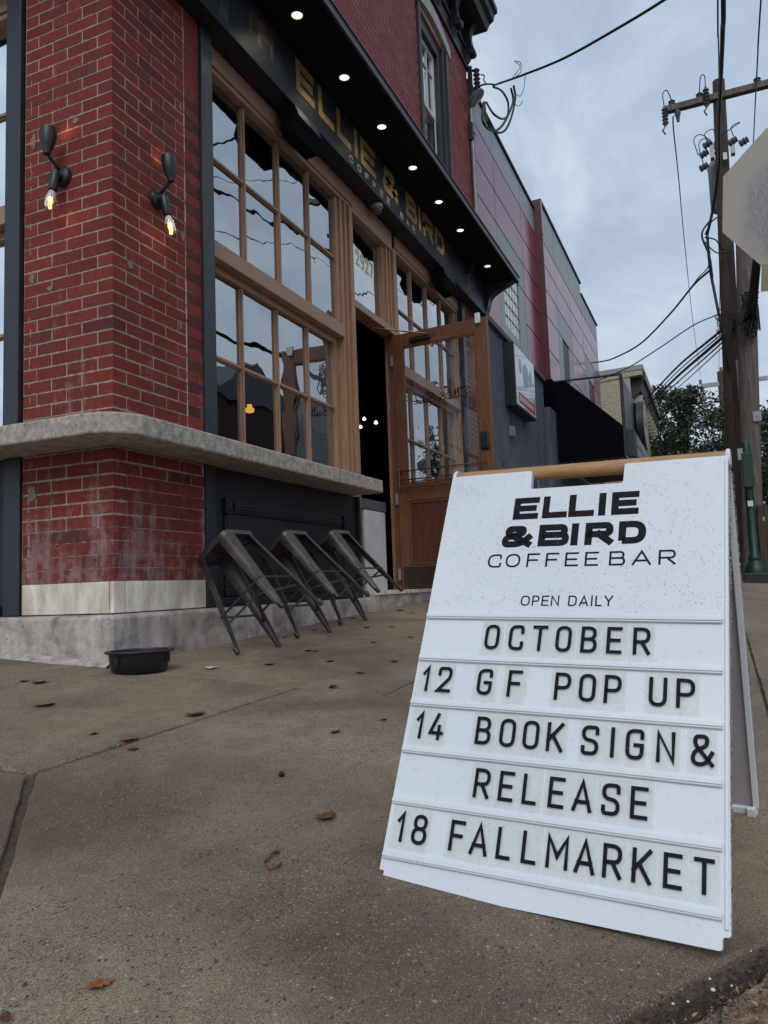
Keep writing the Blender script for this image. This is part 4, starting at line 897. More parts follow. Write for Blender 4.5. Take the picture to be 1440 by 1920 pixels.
# small security sticker low in the first pane
st = thing('security_sticker', 'small blue security company sticker in the lower left window corner', 'sticker', (1.02, 0.14, 0.95)) if False else None
st = MB(); st.prism([(.985, .915), (1.035, .915), (1.045, .94), (1.045, .975), (1.010, .995), (.975, .975), (.975, .94)], lambda a, b: (a, 0.1435, b), lambda a, b: (a, 0.1455, b))
sto = st.build('sticker', S('blue_vinyl', (0.01, 0.10, 0.45), (0.01, 0.07, 0.35), 9, 0.4)); tag(sto, 'small blue security sticker in the lower left corner of the shop window', 'sticker')
lt = MB()
for ch, x in (('A', .984), ('D', 1.0015), ('T', 1.019)): glyph(lt, ch, x, .94, .015, .02, .004, Matrix.Translation((0, .1432, 0)))
lt.build('sticker_text', WHITE, sto)

# pendant bulbs and a globe inside the shop
def pendant(p, lab, r, mat, n):
    t = thing('pendant_lamp', lab, 'pendant lamp', (p[0], p[1], p[2] - r), 'pendant lamps inside the shop')
    MB().tube([(p[0], p[1], p[2] + r + 0.05), (p[0], p[1], 3.59)], 0.004, 5).build('cord', BLACKP, t)
    MB().lathe([(0.0, r), (r * .45, r * .8), (r * .5, r * .3), (r * .98, -r * .1), (r * .8, -r * .7), (0, -r)], Matrix.Translation(p), 12, caps=False).build('bulb', mat, t, smooth=True)
    MB().lathe([(r * .5, r * .8), (r * .5, r + 0.05), (0.008, r + 0.06)], Matrix.Translation(p), 10).build('socket', BLACKP, t)
    ld = bpy.data.lights.new('pendant_light', 'POINT'); ld.energy = 0.006; ld.color = (1, .7, .4); ld.shadow_soft_size = r; lo = bpy.data.objects.new('pendant_glow_light', ld); SC.collection.objects.link(lo); lo.location = (p[0], p[1], p[2] - r - 0.03)
a = on(683, 785, 1, 1.0); pendant(a, 'glowing bulb seen through the doorway, highest of the three', 0.022, E_PEND, 0)
a = on(705, 792, 1, 1.0); pendant(a, 'glowing bulb seen through the doorway, nearest the door', 0.024, E_PEND, 1)
a = on(676, 800, 1, 1.0); pendant(a, 'glowing bulb seen through the doorway, lowest and nearest the window post', 0.021, E_PEND, 2)
a = on(468, 766, 1, 1.0); pendant(a, 'amber globe lamp glowing behind the lower window panes', 0.045, E_GLOBE, 3)

# ================================================================== WALL LAMPS
def wall_lamp(M, lab):
    # M local: x along the wall, y out of the wall, z up; origin at the back plate centre
    o = M.translation; t = thing('wall_lamp', lab, 'wall lamp', o, 'bulb lamps on the corner pier')
    V = lambda *p: M @ Vector(p)
    P_ = MB().lathe([(0.0, 0), (0.056, 0), (0.056, 0.008), (0.050, 0.022), (0.030, 0.032), (0.0, 0.034)], M @ frame((0, 0, 0), (1, 0, 0), (0, 0, 1), (0, 1, 0)), 24, caps=False).build('back_plate', BLACKM, t, smooth=True)
    MB().lathe([(0.014, 0), (0.015, 0.03), (0.0, 0.033)], M @ frame((0, 0.03, -0.012), (1, 0, 0), (0, 0, 1), (0, 1, 0)), 10).build('knob', BLACKM, t, smooth=True)
    # lower socket and bulb
    d = Vector((0.02, 0.22, -1)).normalized(); a = Vector((0.0, 0.055, -0.005)); ax = d; e1 = Vector((1, 0, 0)); e2 = ax.cross(e1).normalized(); e1 = e2.cross(ax)
    F = M @ frame(a, e1, e2, ax)
    MB().lathe([(0.0, -0.01), (0.024, -0.005), (0.026, 0.02), (0.024, 0.105), (0.020, 0.112), (0.0, 0.112)], F, 16, caps=False).build('socket', BLACKM, t, smooth=True)
    bl = MB().lathe([(0.014, 0.108), (0.018, 0.125), (0.026, 0.155), (0.0295, 0.180), (0.027, 0.205), (0.017, 0.222), (0.0, 0.228)], F, 20, caps=False).build('bulb', BULB, t, smooth=True)
    for k in range(4):
        c, s_ = math.cos(k * 1.57) * 0.009, math.sin(k * 1.57) * 0.009
        MB().tube([F @ Vector((c * .6, s_ * .6, 0.140)), F @ Vector((c, s_, 0.165)), F @ Vector((c, s_, 0.205))], 0.0016, 5).build('filament', E_FIL, bl)
    MB().lathe([(0.0135, 0.109), (0.019, 0.127), (0.0262, 0.156), (0.0285, 0.168)], F, 20, caps=False).build('bulb_frost', S('bulb_frost', (0.62, 0.60, 0.56), (0.5, 0.48, 0.45), 5, 0.3) if 'bulb_frost' not in bpy.data.materials else bpy.data.materials['bulb_frost'], bl, smooth=True)
    # arm and upper cup, open end faces up and to the wall
    MB().tube([V(0, 0.03, 0.03), V(-0.004, 0.085, 0.062), V(-0.006, 0.105, 0.085)], 0.0095, 10).build('arm', BLACKM, t, smooth=True)
    d = Vector((-0.02, -0.10, 1)).normalized(); e1 = Vector((1, 0, 0)); e2 = d.cross(e1).normalized(); e1 = e2.cross(d); F = M @ frame((-0.006, 0.110, 0.082), e1, e2, d)
    MB().lathe([(0.0, -0.012), (0.018, -0.006), (0.021, 0.012), (0.033, 0.04), (0.042, 0.085), (0.043, 0.12), (0.0405, 0.142), (0.037, 0.142), (0.037, 0.1), (0.03, 0.05), (0.0, 0.03)], F, 22, caps=False).build('cup', BLACKM, t, smooth=True)
    ld = bpy.data.lights.new('cup_light', 'SPOT'); ld.energy = 0.55; ld.color = (1, .42, .14); ld.spot_size = math.radians(95); ld.spot_blend = 1; ld.shadow_soft_size = 0.02
    lo = bpy.data.objects.new('cup_light', ld); SC.collection.objects.link(lo); q = V(-0.004, 0.085, 0.215); tgt = V(0.03, -0.01, 0.235)
    lo.location = q; lo.rotation_euler = (q - tgt).to_track_quat('Z', 'Y').to_euler()
    ld = bpy.data.lights.new('bulb_light', 'POINT'); ld.energy = 0.12; ld.color = (1, .5, .18); ld.shadow_soft_size = 0.02; lo = bpy.data.objects.new('bulb_light', ld); SC.collection.objects.link(lo); lo.location = V(0.006, 0.10, -0.245)
wall_lamp(frame((-0.003, 0.334, 2.263), (0, -1, 0), (-1, 0, 0), (0, 0, 1)), 'black two headed wall lamp on the left face of the brick pier')
wall_lamp(frame((0.343, -0.003, 2.216), (1, 0, 0), (0, -1, 0), (0, 0, 1)), 'black two headed wall lamp on the right face of the brick pier')

# speakers / flood boxes and dome camera under the board
def speaker(x0, z, lab, k=1.0):
    t = thing('loudspeaker', lab, 'speaker', (x0 + .2, -0.05, z - .12), 'speakers under the sign board')
    P_ = [(-0.03, 3.562), (-0.140, 3.562), (-0.175, 3.455), (-0.13, 3.34), (-0.03, 3.33)]
    MB().prism(P_, lambda a, b: (x0, a, b), lambda a, b: (x0 + .36, a, b)).build('body', MATTB, t, bev=0.004)
    MB().prism([(-0.1425, 3.556), (-0.1440, 3.556), (-0.1785, 3.459), (-0.1765, 3.459)], lambda a, b: (x0 + .004, a, b), lambda a, b: (x0 + .356, a, b)).build('grille', STEEL, t)
speaker(1.72, 3.45, 'black box speaker hung under the sign board, over the first shop window')
speaker(5.05, 3.45, 'black box speaker hung under the sign board, over the window behind the open door')
t = thing('security_camera', 'small grey dome camera under the sign board above the house number', 'camera', (3.53, -0.02, 3.47))
p = Vector((3.40, -0.06, 3.564))
MB().lathe([(0.0, 0), (0.055, 0), (0.058, -0.03), (0.050, -0.045), (0.0, -0.045)], Matrix.Translation(p), 20, caps=False).build('mount', GALV, t, smooth=True)
MB().lathe([(0.045, -0.046), (0.043, -0.07), (0.03, -0.088), (0.0, -0.095)], Matrix.Translation(p), 20, caps=False).build('dome', CERAM, t, smooth=True)

# ================================================================== STOOLS
def stool_mesh_parts():
    b_, s_, h = 0.196, 0.135, 0.605; parts = []
    # leg along one corner: loft a rounded L section
    def leg(sx, sy):
        m = MB(); n = 9; secs = 9
        for i in range(secs):
            t = i / (secs - 1); z = h - 0.012 - (h - 0.012) * t
            cx = sx * (s_ + (b_ - s_) * t); cy = sy * (s_ + (b_ - s_) * t)
            wdt = 0.052 * (1 - t) ** 0.8 + 0.021; th_ = 0.004 + 0.010 * t
            R_ = wdt * 0.72
            ring = []
            for side in (0, 1):
                o_ = 0 if side == 0 else th_; r = max(R_ - o_, 0.002); w2 = wdt
                L_ = [(-w2, -o_)] + [(-R_ + r * math.sin(math.radians(a)), -R_ + r * math.cos(math.radians(a))) for a in (0, 22, 45, 68, 90)] + [(-o_, -w2)]
                ring += L_ if side == 0 else L_[::-1]
            for (x, y) in ring: m.v.append((cx + sx * x, cy + sy * y, z))
        k = 14
        for i in range(secs - 1):
            for j in range(k): a = i * k + j; c = i * k + (j + 1) % k; m.f.append((a, c, c + k, a + k))
        m.f.append(tuple(range(k))[::-1]); m.f.append(tuple(range((secs - 1) * k, secs * k)))
        return m
    return b_, s_, h, leg
def stool(first, lab, x0, y0, th, ps):
    z0 = G(x0, y0); b_, s_, h, leg = stool_mesh_parts()
    W = Matrix.Translation((x0, y0, z0)) @ Matrix.Rotation(ps, 4, 'Z') @ Matrix.Rotation(-th, 4, 'X') @ Matrix.Translation((0, -b_, 0))
    if first is None:
        t = bpy.data.objects.new('metal_stool', None); t.empty_display_size = .1; link(t, None, W)
        def add(m, name, mat=GUN, par=None, smooth=True, bev=0):
            o = m.build(name, mat, None, W=W, smooth=smooth, bev=bev); o.parent = par or t; o.matrix_parent_inverse = Matrix.Identity(4); o.matrix_basis = Matrix.Identity(4); return o
        sq = lambda a, r, n=5: [q for (cx, cy, a0) in ((a - r, a - r, 0), (-a + r, a - r, 90), (-a + r, -a + r, 180), (a - r, -a + r, 270)) for q in arc(cx, cy, r, a0, a0 + 90, n)]
        m = MB(); L1 = sq(s_ + .004, .05); L2 = sq(s_ - .006, .045); L3 = sq(s_ - .03, .03); n = len(L1)
        vs = [(x, y, h - .038) for x, y in L1] + [(x, y, h - .008) for x, y in L1] + [(x, y, h) for x, y in L2] + [(x, y, h - .004) for x, y in L3] + [(x, y, h - .038) for x, y in sq(s_ + .001, .048)] + [(x, y, h - .012) for x, y in sq(s_ - .004, .045)]
        fs = []
        for a, c in ((0, 1), (1, 2), (2, 3), (4, 0), (5, 4)):
            for j in range(n): fs.append((a * n + j, a * n + (j + 1) % n, c * n + (j + 1) % n, c * n + j))
        fs += [tuple(range(3 * n, 4 * n)), tuple(range(5 * n, 6 * n))[::-1]]
        m.add(vs, fs); add(m, 'seat')
        for sx in (-1, 1):
            for sy in (-1, 1):
                lg = add(leg(sx, sy), 'leg')
                r = MB(); dl_ = Vector((sx * (b_ - s_), sy * (b_ - s_), -h)).normalized()
                A = Vector((sx * (s_ + (b_ - s_) * .48 - .013), sy * (s_ + (b_ - s_) * .48 - .013), h * .52)); Bq = Vector((sx * (s_ + (b_ - s_) * .80 - .008), sy * (s_ + (b_ - s_) * .80 - .008), h * .20))
                r.tube([A, A.lerp(Bq, .1), A.lerp(Bq, .9), Bq], [.002, .0065, .005, .002], 8); add(r, 'pressed_rib', par=lg)
                r = MB(); F_ = Vector((sx * (b_ - .008), sy * (b_ - .008), 0)); r.lathe([(0.0, 0), (0.011, 0), (0.0135, 0.012), (0.0125, 0.035), (0.0, 0.036)], Matrix.Translation(F_), 12, caps=False); add(r, 'foot', BLACKP, par=lg)
        zt = h * .37; e_ = s_ + (b_ - s_) * .63 - .006
        for (p, q) in (((-e_, -e_), (e_, -e_)), ((e_, -e_), (e_, e_)), ((e_, e_), (-e_, e_)), ((-e_, e_), (-e_, -e_))):
            r = MB(); r.tube([(p[0], p[1], zt), (q[0], q[1], zt)], .0065, 6); add(r, 'stretcher')
        e2 = s_ + (b_ - s_) * .72 - .012
        for sg in (1, -1):
            r = MB(); r.tube([(-e2, -e2 * sg, h * .28), (0, 0, h * .40 + .002 * sg), (e2, e2 * sg, h * .28)], .0075, 6); add(r, 'cross_brace')
        e3 = s_ - .01
        for sg in (1, -1):
            r = MB(); r.box(-e3, e3, -.008, .008, -.002, .001, Matrix.Translation((0, 0, h - .05 - .004 * sg)) @ Matrix.Rotation(math.radians(45 * sg), 4, 'Z')); add(r, 'under_brace', smooth=False)
    else:
        t = first.copy(); SC.collection.objects.link(t); t.matrix_basis = W
        for c in list(first.children):
            d = c.copy(); SC.collection.objects.link(d); d.parent = t
            for g in list(c.children): e_ = g.copy(); SC.collection.objects.link(e_); e_.parent = d
    return tag(t, lab, 'stool', 'metal stools tipped against the wall')
s1 = stool(None, 'gunmetal stool tipped on the wall, nearest the brick corner', 0.646, -0.425, 0.685, -0.073)
s2_ = stool(s1, 'gunmetal stool tipped on the wall, between the two others', 1.346, -0.39, 0.672, -0.083)
s3 = stool(s1, 'gunmetal stool tipped on the wall, nearest the doorstep', 2.075, -0.315, 0.615, -0.055)

# ================================================================== BOWL, PAPER
t = thing('rubber_bowl', 'low black oval rubber bowl standing at the foot of the corner plinth', 'bowl', (-0.12, -0.27, G(-.12, -.27)))
Mb = Matrix.Translation((-0.12, -0.265, G(-.12, -.27) + .001)) @ Matrix.Rotation(math.radians(-38), 4, 'Z') @ Matrix.Diagonal((1.06, 0.92, 1, 1))
MB().lathe([(0.0, 0.004), (0.112, 0.0), (0.118, 0.006), (0.127, 0.05), (0.131, 0.088), (0.127, 0.090), (0.121, 0.05), (0.110, 0.012), (0.0, 0.012)], Mb, 40, caps=False).build('body', BLACKP, t, smooth=True)
MB().lathe([(0.128, 0.085), (0.146, 0.088), (0.149, 0.094), (0.146, 0.098), (0.130, 0.098), (0.126, 0.092)], Mb, 40, caps=False).build('rim', BLACKP, t, smooth=True)
for a in (-35, 145, 80, 215):
    q = Mb @ Vector((0.131 * math.cos(math.radians(a)), 0.131 * math.sin(math.radians(a)), 0.06)); MB().lathe([(0.0, -.02), (.010, -.02), (.012, .02), (0, .02)], Matrix.Translation(q), 8, caps=False).build('lug', BLACKP, t)

# ================================================================== SANDWICH BOARD
O = Vector((-1.6370, -2.1407, -0.5532)); EX = Vector((-0.099, -0.995, -0.026)).normalized(); EZ = Vector((0.429, -0.067, 0.901)); EZ = (EZ - EX * EZ.dot(EX)).normalized(); EY = EZ.cross(EX)
SM = frame(O, EX, EY, EZ)                      # x along the face, y behind it, z up the face
Wd, Hd = 0.61, 0.8955
SGN = thing('sandwich_board', 'white plastic sandwich board with wooden handle, letter rows and rain drops', 'sandwich board', (-1.45, -2.47, G(-1.45, -2.47)))
# front panel with a hand hole notch and rounded corners
def rc(pts, r=0.008): return [tuple(p[:2]) for p in rpoly([(*p, 1) for p in pts], r, True, 4)]
outl = rc([(0.006, 0.020), (0.010, 0.020), (0.010, 0.0), (0.600, 0.0), (0.600, 0.020), (0.612, 0.020), (0.609, Hd), (0.4050, Hd), (0.4040, 0.847), (0.2005, 0.847), (0.1985, Hd), (0.001, Hd), (0.0, 0.020)], 0.006)
FP = MB().prism(outl, lambda a, b: SM @ Vector((a, 0.0, b)), lambda a, b: SM @ Vector((a, 0.016, b))).build('front_panel', PLAST, SGN, bev=0.0025, seg=3)
rb = MB(); rb.box(0.6035, 0.6095, -0.004, -0.0003, 0.03, 0.885, SM).build('edge_bead', PLAST, SGN, bev=0.0015)
for i, z in enumerate((0.5350, 0.4392, 0.3415, 0.2452, 0.1462, 0.0466)):
    MB().box(0.0035, 0.600, -0.0065, -0.0003, z - 0.0055, z + 0.0060, SM).build('letter_rail', PLAST, SGN, bev=0.0018)
    MB().box(0.0035, 0.600, -0.0090, -0.0067, z - 0.0020, z + 0.0060, SM).build('letter_rail', PLAST, SGN, bev=0.0010)
MB().tube([SM @ Vector((0.012, 0.021, 0.9010)), SM @ Vector((0.605, 0.021, 0.9010))], 0.0165, 24).build('handle', DOWEL, SGN, smooth=True)
for x in (0.004, 0.608):
    MB().lathe([(0.0, -.004), (0.0195, -.004), (0.021, 0), (0.0195, .004), (0.0, .004)], SM @ frame((x, 0.021, 0.9010), (0, 1, 0), (0, 0, 1), (1, 0, 0)), 24, caps=False).build('end_cap', PLAST, SGN, smooth=True)
# rear leaf: hinge line at the dowel, foot at the surveyed point
hz = SM @ Vector((0, 0.040, 0.895)); ft = Vector((-0.985, -2.819, G(-.985, -2.819))); hR = hz + EX * Wd
EZb = (hR - ft); EZb = (EZb - EX * EZb.dot(EX)); Hb = EZb.length; EZb.normalize(); EYb = EZb.cross(EX); BMx = frame(hR - EX * Wd - EZb * Hb, EX, EYb, EZb)
outb = rc([(0.010, 0.0), (0.600, 0.0), (0.600, 0.02), (0.612, 0.02), (0.609, Hb), (0.405, Hb), (0.404, Hb - .05), (0.2, Hb - .05), (0.1985, Hb), (0.001, Hb), (0.0, 0.02), (0.010, 0.02)], 0.006)
MB().prism(outb, lambda a, b: BMx @ Vector((a, 0.0, b)), lambda a, b: BMx @ Vector((a, 0.010, b))).build('rear_panel', PLASTIN, SGN, bev=0.002)
rim = MB(); rim.box(0.004, 0.607, -0.010, -0.0005, 0.004, 0.022, BMx); rim.build('rear_lip', PLAST, SGN, bev=0.002)
for a, b_ in ((0.598, 0.611), (0.001, 0.012)): MB().box(a, b_, -0.012, -0.0005, 0.024, Hb - .01, BMx).build('rear_edge', PLAST, SGN, bev=0.002)
MB().box(0.585, 0.603, -0.022, -0.0105, 0.006, 0.028, BMx).build('rear_block', PLAST, SGN, bev=0.002)
# printed head: wide letters
def word(chars, z, h, th, name='printed_letter'):
    for ch, x, w_ in chars: m = MB(); glyph(m, ch, x, z, w_, h, th, SM @ Matrix.Translation((0, -0.0001, 0)), 0.0003); m.build(name, INK, SGN)
word([('E', .1675, .058), ('L', .2345, .055), ('L', .2925, .055), ('I', .3565, .0135), ('E', .3835, .056)], 0.7690, 0.0555, 0.0150)
word([('&', .150, .068), ('B', .2325, .067), ('I', .3035, .0140), ('R', .3330, .0585), ('D', .4020, .055)], 0.7000, 0.0530, 0.0152)
word([('C', .1245, .031), ('O', .1655, .033), ('F', .2130, .028), ('F', .2545, .028), ('E', .2960, .028), ('E', .3375, .028), ('B', .3870, .032), ('A', .4320, .037), ('R', .4830, .032)], 0.6515, 0.0325, 0.0042)
x = .2113; op = [('O', .0195), ('P', .0155), ('E', .0150), ('N', .0170), (' ', .0090), ('D', .0175), ('A', .0185), ('I', .0040), ('L', .0130), ('Y', .0170)]; lst = []
for ch, w_ in op:
    if ch != ' ': lst.append((ch, x, w_))
    x += w_ + .0048
word(lst, 0.5625, 0.0230, 0.0030)
# letter tiles
WORDS = {
 'the row reading OCTOBER': (0.4640, [('O', 0.161), ('C', 0.2132), ('T', 0.2621), ('O', 0.3105), ('B', 0.3607), ('E', 0.4092), ('R', 0.4600)]),
 'the row for the 12th': (0.3680, [('1', 0.027), ('2', 0.0703), ('G', 0.1586), ('F', 0.2220), ('P', 0.3182), ('O', 0.3651), ('P', 0.4122), ('U', 0.4923), ('P', 0.5395)]),
 'the row for the 14th': (0.2705, [('1', 0.0309), ('4', 0.0702), ('B', 0.1710), ('O', 0.2202), ('O', 0.2667), ('K', 0.3130), ('S', 0.3780), ('I', 0.4180), ('G', 0.4568), ('N', 0.5091), ('&', 0.5686)]),
 'the row reading RELEASE': (0.1720, [('R', 0.1826), ('E', 0.2307), ('L', 0.2760), ('E', 0.3254), ('A', 0.3720), ('S', 0.4215), ('E', 0.4691)]),
 'the row for the 18th': (0.0735, [('1', 0.0298), ('8', 0.0708), ('F', 0.1482), ('A', 0.1920), ('L', 0.2396), ('L', 0.2866), ('M', 0.3370), ('A', 0.3845), ('R', 0.4304), ('K', 0.4778), ('E', 0.5261), ('T', 0.5734)])}
GW = {'1': .0150, 'I': .0065, 'M': .0390, '&': .0370, 'A': .0350, 'T': .0310, 'L': .0270, 'F': .0290, 'E': .0290}
ORD = ['first', 'second', 'third', 'fourth', 'fifth', 'sixth', 'seventh', 'eighth', 'ninth', 'tenth', 'eleventh', 'twelfth']
for row, (z, chars) in WORDS.items():
    n = len(chars)
    for i, (ch, xc) in enumerate(chars):
        l_ = (xc - (chars[i - 1][1] if i else xc - .05)) / 2; r_ = ((chars[i + 1][1] if i < n - 1 else xc + .05) - xc) / 2; hw = min(.0238, l_ - .0004, r_ - .0004)
        slip = random.uniform(-.0008, .0008); rot = random.uniform(-.006, .006)
        Wt = SM @ Matrix.Translation((xc, -0.0036, z - 0.0125)) @ Matrix.Rotation(rot, 4, 'Y')
        m = MB().box(-hw, hw, 0, 0.0008, 0, 0.0770); o = m.build('letter_tile', TILE, None, W=Wt)
        nm = {'&': 'an ampersand', '1': 'the figure 1', '2': 'the figure 2', '4': 'the figure 4', '8': 'the figure 8'}.get(ch, 'the letter ' + ch)
        tag(o, 'clear tile with %s, %s from the left in %s' % (nm, ORD[i], row), 'letter tile', 'letter tiles on the sandwich board')
        g = MB(); w_ = GW.get(ch, .0315); glyph(g, ch, -w_ / 2, 0.0125, w_, 0.0540, .0068, Matrix.Translation((0, -0.0002, 0)), 0.0003); g.build('letter', INK, o, W=Wt)
# rain drops on the face and beads along the right edges
dr = MB()
def drop(Mx, x, z, r, h, e=1.0, n=6):
    b0 = len(dr.v); 
    for k in range(n): a = 2 * math.pi * k / n; dr.v.append(tuple(Mx @ Vector((x + r * math.cos(a), -0.0002, z + r * e * math.sin(a)))))
    for k in range(n): a = 2 * math.pi * k / n; dr.v.append(tuple(Mx @ Vector((x + r * .62 * math.cos(a), -0.0002 - h * .75, z + r * .62 * e * math.sin(a)))))
    dr.v.append(tuple(Mx @ Vector((x, -0.0002 - h, z))))
    for k in range(n): k2 = (k + 1) % n; dr.f.append((b0 + k, b0 + k2, b0 + n + k2, b0 + n + k)); dr.f.append((b0 + n + k, b0 + n + k2, b0 + 2 * n))
for i in range(3400):
    x = random.uniform(.006, .598); z = .56 + random.random() * .33 if random.random() < .60 else random.uniform(.01, .56)
    if .19 < x < .415 and z > .835: continue
    r = random.choice([.0007, .0009, .0012, .0016]) * random.uniform(.7, 1.35)
    drop(SM @ Matrix.Translation((0, -0.0037 if z < .53 else 0, 0)), x, z, r, r * .5, random.uniform(.9, 1.6))
tag(dr.build('rain_drops', DROP, SGN, smooth=True), kind='stuff')
bd = dr = MB(); 
for i in range(420):
    z = random.uniform(0.03, .88); r = random.uniform(.0012, .0028)
    p = SM @ Vector((0.6125, random.uniform(0, .016), z)); dr.lathe([(0, -r), (r * .8, -r * .4), (r, 0), (r * .7, r * .6), (0, r * .9)], Matrix.Translation(p), 6, caps=False)
for i in range(420):
    z = random.uniform(0.03, Hb); r = random.uniform(.0012, .0028)
    p = BMx @ Vector((0.6125, random.uniform(-.010, .010), z)); dr.lathe([(0, -r), (r * .8, -r * .4), (r, 0), (r * .7, r * .6), (0, r * .9)], Matrix.Translation(p), 6, caps=False)
for i in range(160):
    x = random.uniform(0.01, .60); r = random.uniform(.0010, .0022); a = random.uniform(-.6, .8)
    p = SM @ Vector((x, 0.021 - .0168 * math.sin(a), 0.901 + .0168 * math.cos(a))); dr.lathe([(0, -r), (r, 0), (0, r * .8)], Matrix.Translation(p), 6, caps=False)
tag(dr.build('edge_beads', DROP, SGN, smooth=True), kind='stuff')

# ================================================================== PANEL-CLAD BUILDING NEXT DOOR
PB = thing('panel_building', 'long low building clad in glossy maroon and grey panels over blue grey render', 'building', (11, 0, -0.1))
def wallbox(mat, x0, x1, y0, y1, z0, z1, name='wall', par=None): return bx(name, mat, par or PB, x0, x1, y0, y1, z0, z1)
wallbox(STEELD, 7.0, 11.19, 0.03, 6, 3.75, 7.02); wallbox(STUCCO, 6.96, 11.19, 0.012, 6, -0.6, 3.74)
wallbox(STEELD, 11.2, 15.80, -0.09, 6, 3.75, 7.16); wallbox(STEELD, 15.81, 18.45, -0.09, 6, 3.2, 6.90); wallbox(STUCCO, 11.2, 18.4, -0.09, 6, -0.6, 3.19)
bx('parapet_cap', CORN, PB, 6.98, 11.18, -0.03, 0.3, 7.022, 7.06); bx('parapet_cap', CORN, PB, 11.18, 15.82, -0.15, 0.3, 7.165, 7.205); bx('parapet_cap', CORN, PB, 15.83, 18.5, -0.15, 0.3, 6.905, 6.945)
bx('ledge', STUCCO, PB, 6.98, 11.15, -0.05, 0.011, 3.66, 3.74, bev=0.004)
def panels(xs, zs, y, grey, skip=()):
    for i in range(len(xs) - 1):
        for j in range(len(zs) - 1):
            if (i, j) in skip: continue
            g = 0.012; mt = PANELG if (i, j) in grey else MAROON; o_ = random.uniform(0, .0012)
            bx('panel', mt, PB, xs[i] + g, xs[i + 1] - g, y + o_, y + 0.029, zs[j] + g, zs[j + 1] - g)
zs = [3.75, 4.42, 4.96, 5.48, 5.99, 6.54, 7.02]
panels([7.0, 8.2, 10.0, 11.19], zs, 0.0, {(i, 5) for i in range(3)} | {(1, 2), (2, 9)}, {(1, 0), (1, 1)})
wallbox(PANELG, 8.21, 8.52, 0.0, 0.028, 3.76, 4.95, 'panel'); wallbox(PANELG, 9.52, 9.99, 0.0, 0.028, 3.76, 4.95, 'panel')
WN = bx('window', PANELG, PB, 8.525, 9.515, 0.001, 0.028, 3.76, 3.95)
MB().add([(8.53, .02, 3.955), (9.51, .021, 3.955), (9.51, .02, 4.95), (8.53, .021, 4.95)], [(0, 1, 2, 3)]).build('pane', make_glass('far_glass', 0.5, (0.4, 0.42, 0.44), 0.004), WN)
for k in range(1, 5): bx('muntin', WHITE, WN, 8.53 + k * .196 - .008, 8.53 + k * .196 + .008, 0.004, 0.019, 3.955, 4.95)
for k in range(1, 5): bx('muntin', WHITE, WN, 8.53, 9.51, 0.005, 0.0185, 3.955 + k * .2 - .007, 3.955 + k * .2 + .007)
# return between the two fronts
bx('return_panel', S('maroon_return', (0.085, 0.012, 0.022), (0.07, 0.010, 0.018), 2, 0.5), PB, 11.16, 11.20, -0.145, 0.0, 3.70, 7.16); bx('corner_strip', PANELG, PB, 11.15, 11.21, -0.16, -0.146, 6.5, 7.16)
zs2 = [3.75, 4.3, 4.96, 5.48, 5.96, 6.42, 7.16]
panels([11.2, 12.36, 14.1, 15.80], zs2, -0.12, {(i, 5) for i in range(3)} | {(1, 2)}, {(1, 0), (1, 1)})
wallbox(PANELG, 12.37, 12.85, -0.12, -0.092, 3.76, 4.95, 'panel'); wallbox(PANELG, 13.6, 14.09, -0.12, -0.092, 3.76, 4.95, 'panel'); wallbox(STEELD, 12.86, 13.59, -0.10, -0.091, 3.76, 4.95, 'dark_opening')
panels([15.81, 16.3, 17.2, 18.44], [3.2, 3.9, 4.35, 4.9, 5.45, 5.95, 6.43, 6.90], -0.12, {(i, 6) for i in range(3)} | {(0, 3), (1, 3), (0, 2), (0, 1)}, {(1, 1), (1, 2)})
wallbox(STEELD, 16.31, 17.19, -0.10, -0.091, 3.91, 4.9, 'dark_opening')
bx('doorway', STEELD, PB, 8.05, 9.4, -0.002, 0.011, -0.3, 1.55); bx('door_surround', STUCCO, PB, 7.93, 8.04, -0.03, 0.0115, -0.3, 1.75, bev=.01); bx('door_surround', STUCCO, PB, 8.05, 9.6, -0.03, 0.0118, 1.56, 1.78, bev=.01)
# light box sign
t = thing('lightbox_sign', 'shallow white light box sign with a red banner on the blue grey wall', 'sign', (8.9, -0.08, 2.6))
bx('case', STEELD, t, 8.25, 9.62, -0.155, 0.009, 2.62, 3.60, bev=.006)
fc = bx('face', S('sign_face_white', (0.60, 0.64, 0.68), (0.46, 0.50, 0.54), 7, 0.25, coat=0.4), t, 8.28, 9.60, -0.163, -0.156, 2.65, 3.57)
bx('banner', S('banner_red', (0.45, 0.03, 0.05), None, 7, 0.4), t, 8.42, 9.50, -0.166, -0.1635, 2.70, 2.86)
m = MB(); 
for P_ in (ell(8.95, 3.22, .22, .20), ell(8.6, 3.3, .09, .12), ell(9.3, 3.25, .10, .14)): m.prism(P_[::2], lambda a, b: (a, -0.1650, b), lambda a, b: (a, -0.1635, b))
m.build('faded_picture', S('faded_ink', (0.36, 0.40, 0.45), (0.27, 0.31, 0.36), 22, 0.4), t)
for i, c_ in enumerate('NISTAURAS'[:0]): pass
for k in range(10): bx('banner_stroke', WHITE, t, 8.48 + k * .098, 8.53 + k * .098, -0.1675, -0.1662, 2.74, 2.82)
t = thing('junction_box', 'small grey electrical box with conduit below the white light box sign', 'electrical box', (8.43, -0.03, 2.18))
bx('box', GALV, t, 8.38, 8.49, -0.06, 0.010, 2.18, 2.34, bev=.004); MB().tube([(8.43, -.02, 2.34), (8.42, -.02, 2.5), (8.40, -.02, 2.62)], .010).build('conduit', CABLE, t)
t = thing('marquee', 'black triangular side awning with grey marquee front and round sign', 'marquee', (13.8, -0.7, 2.2))
XA = 11.60
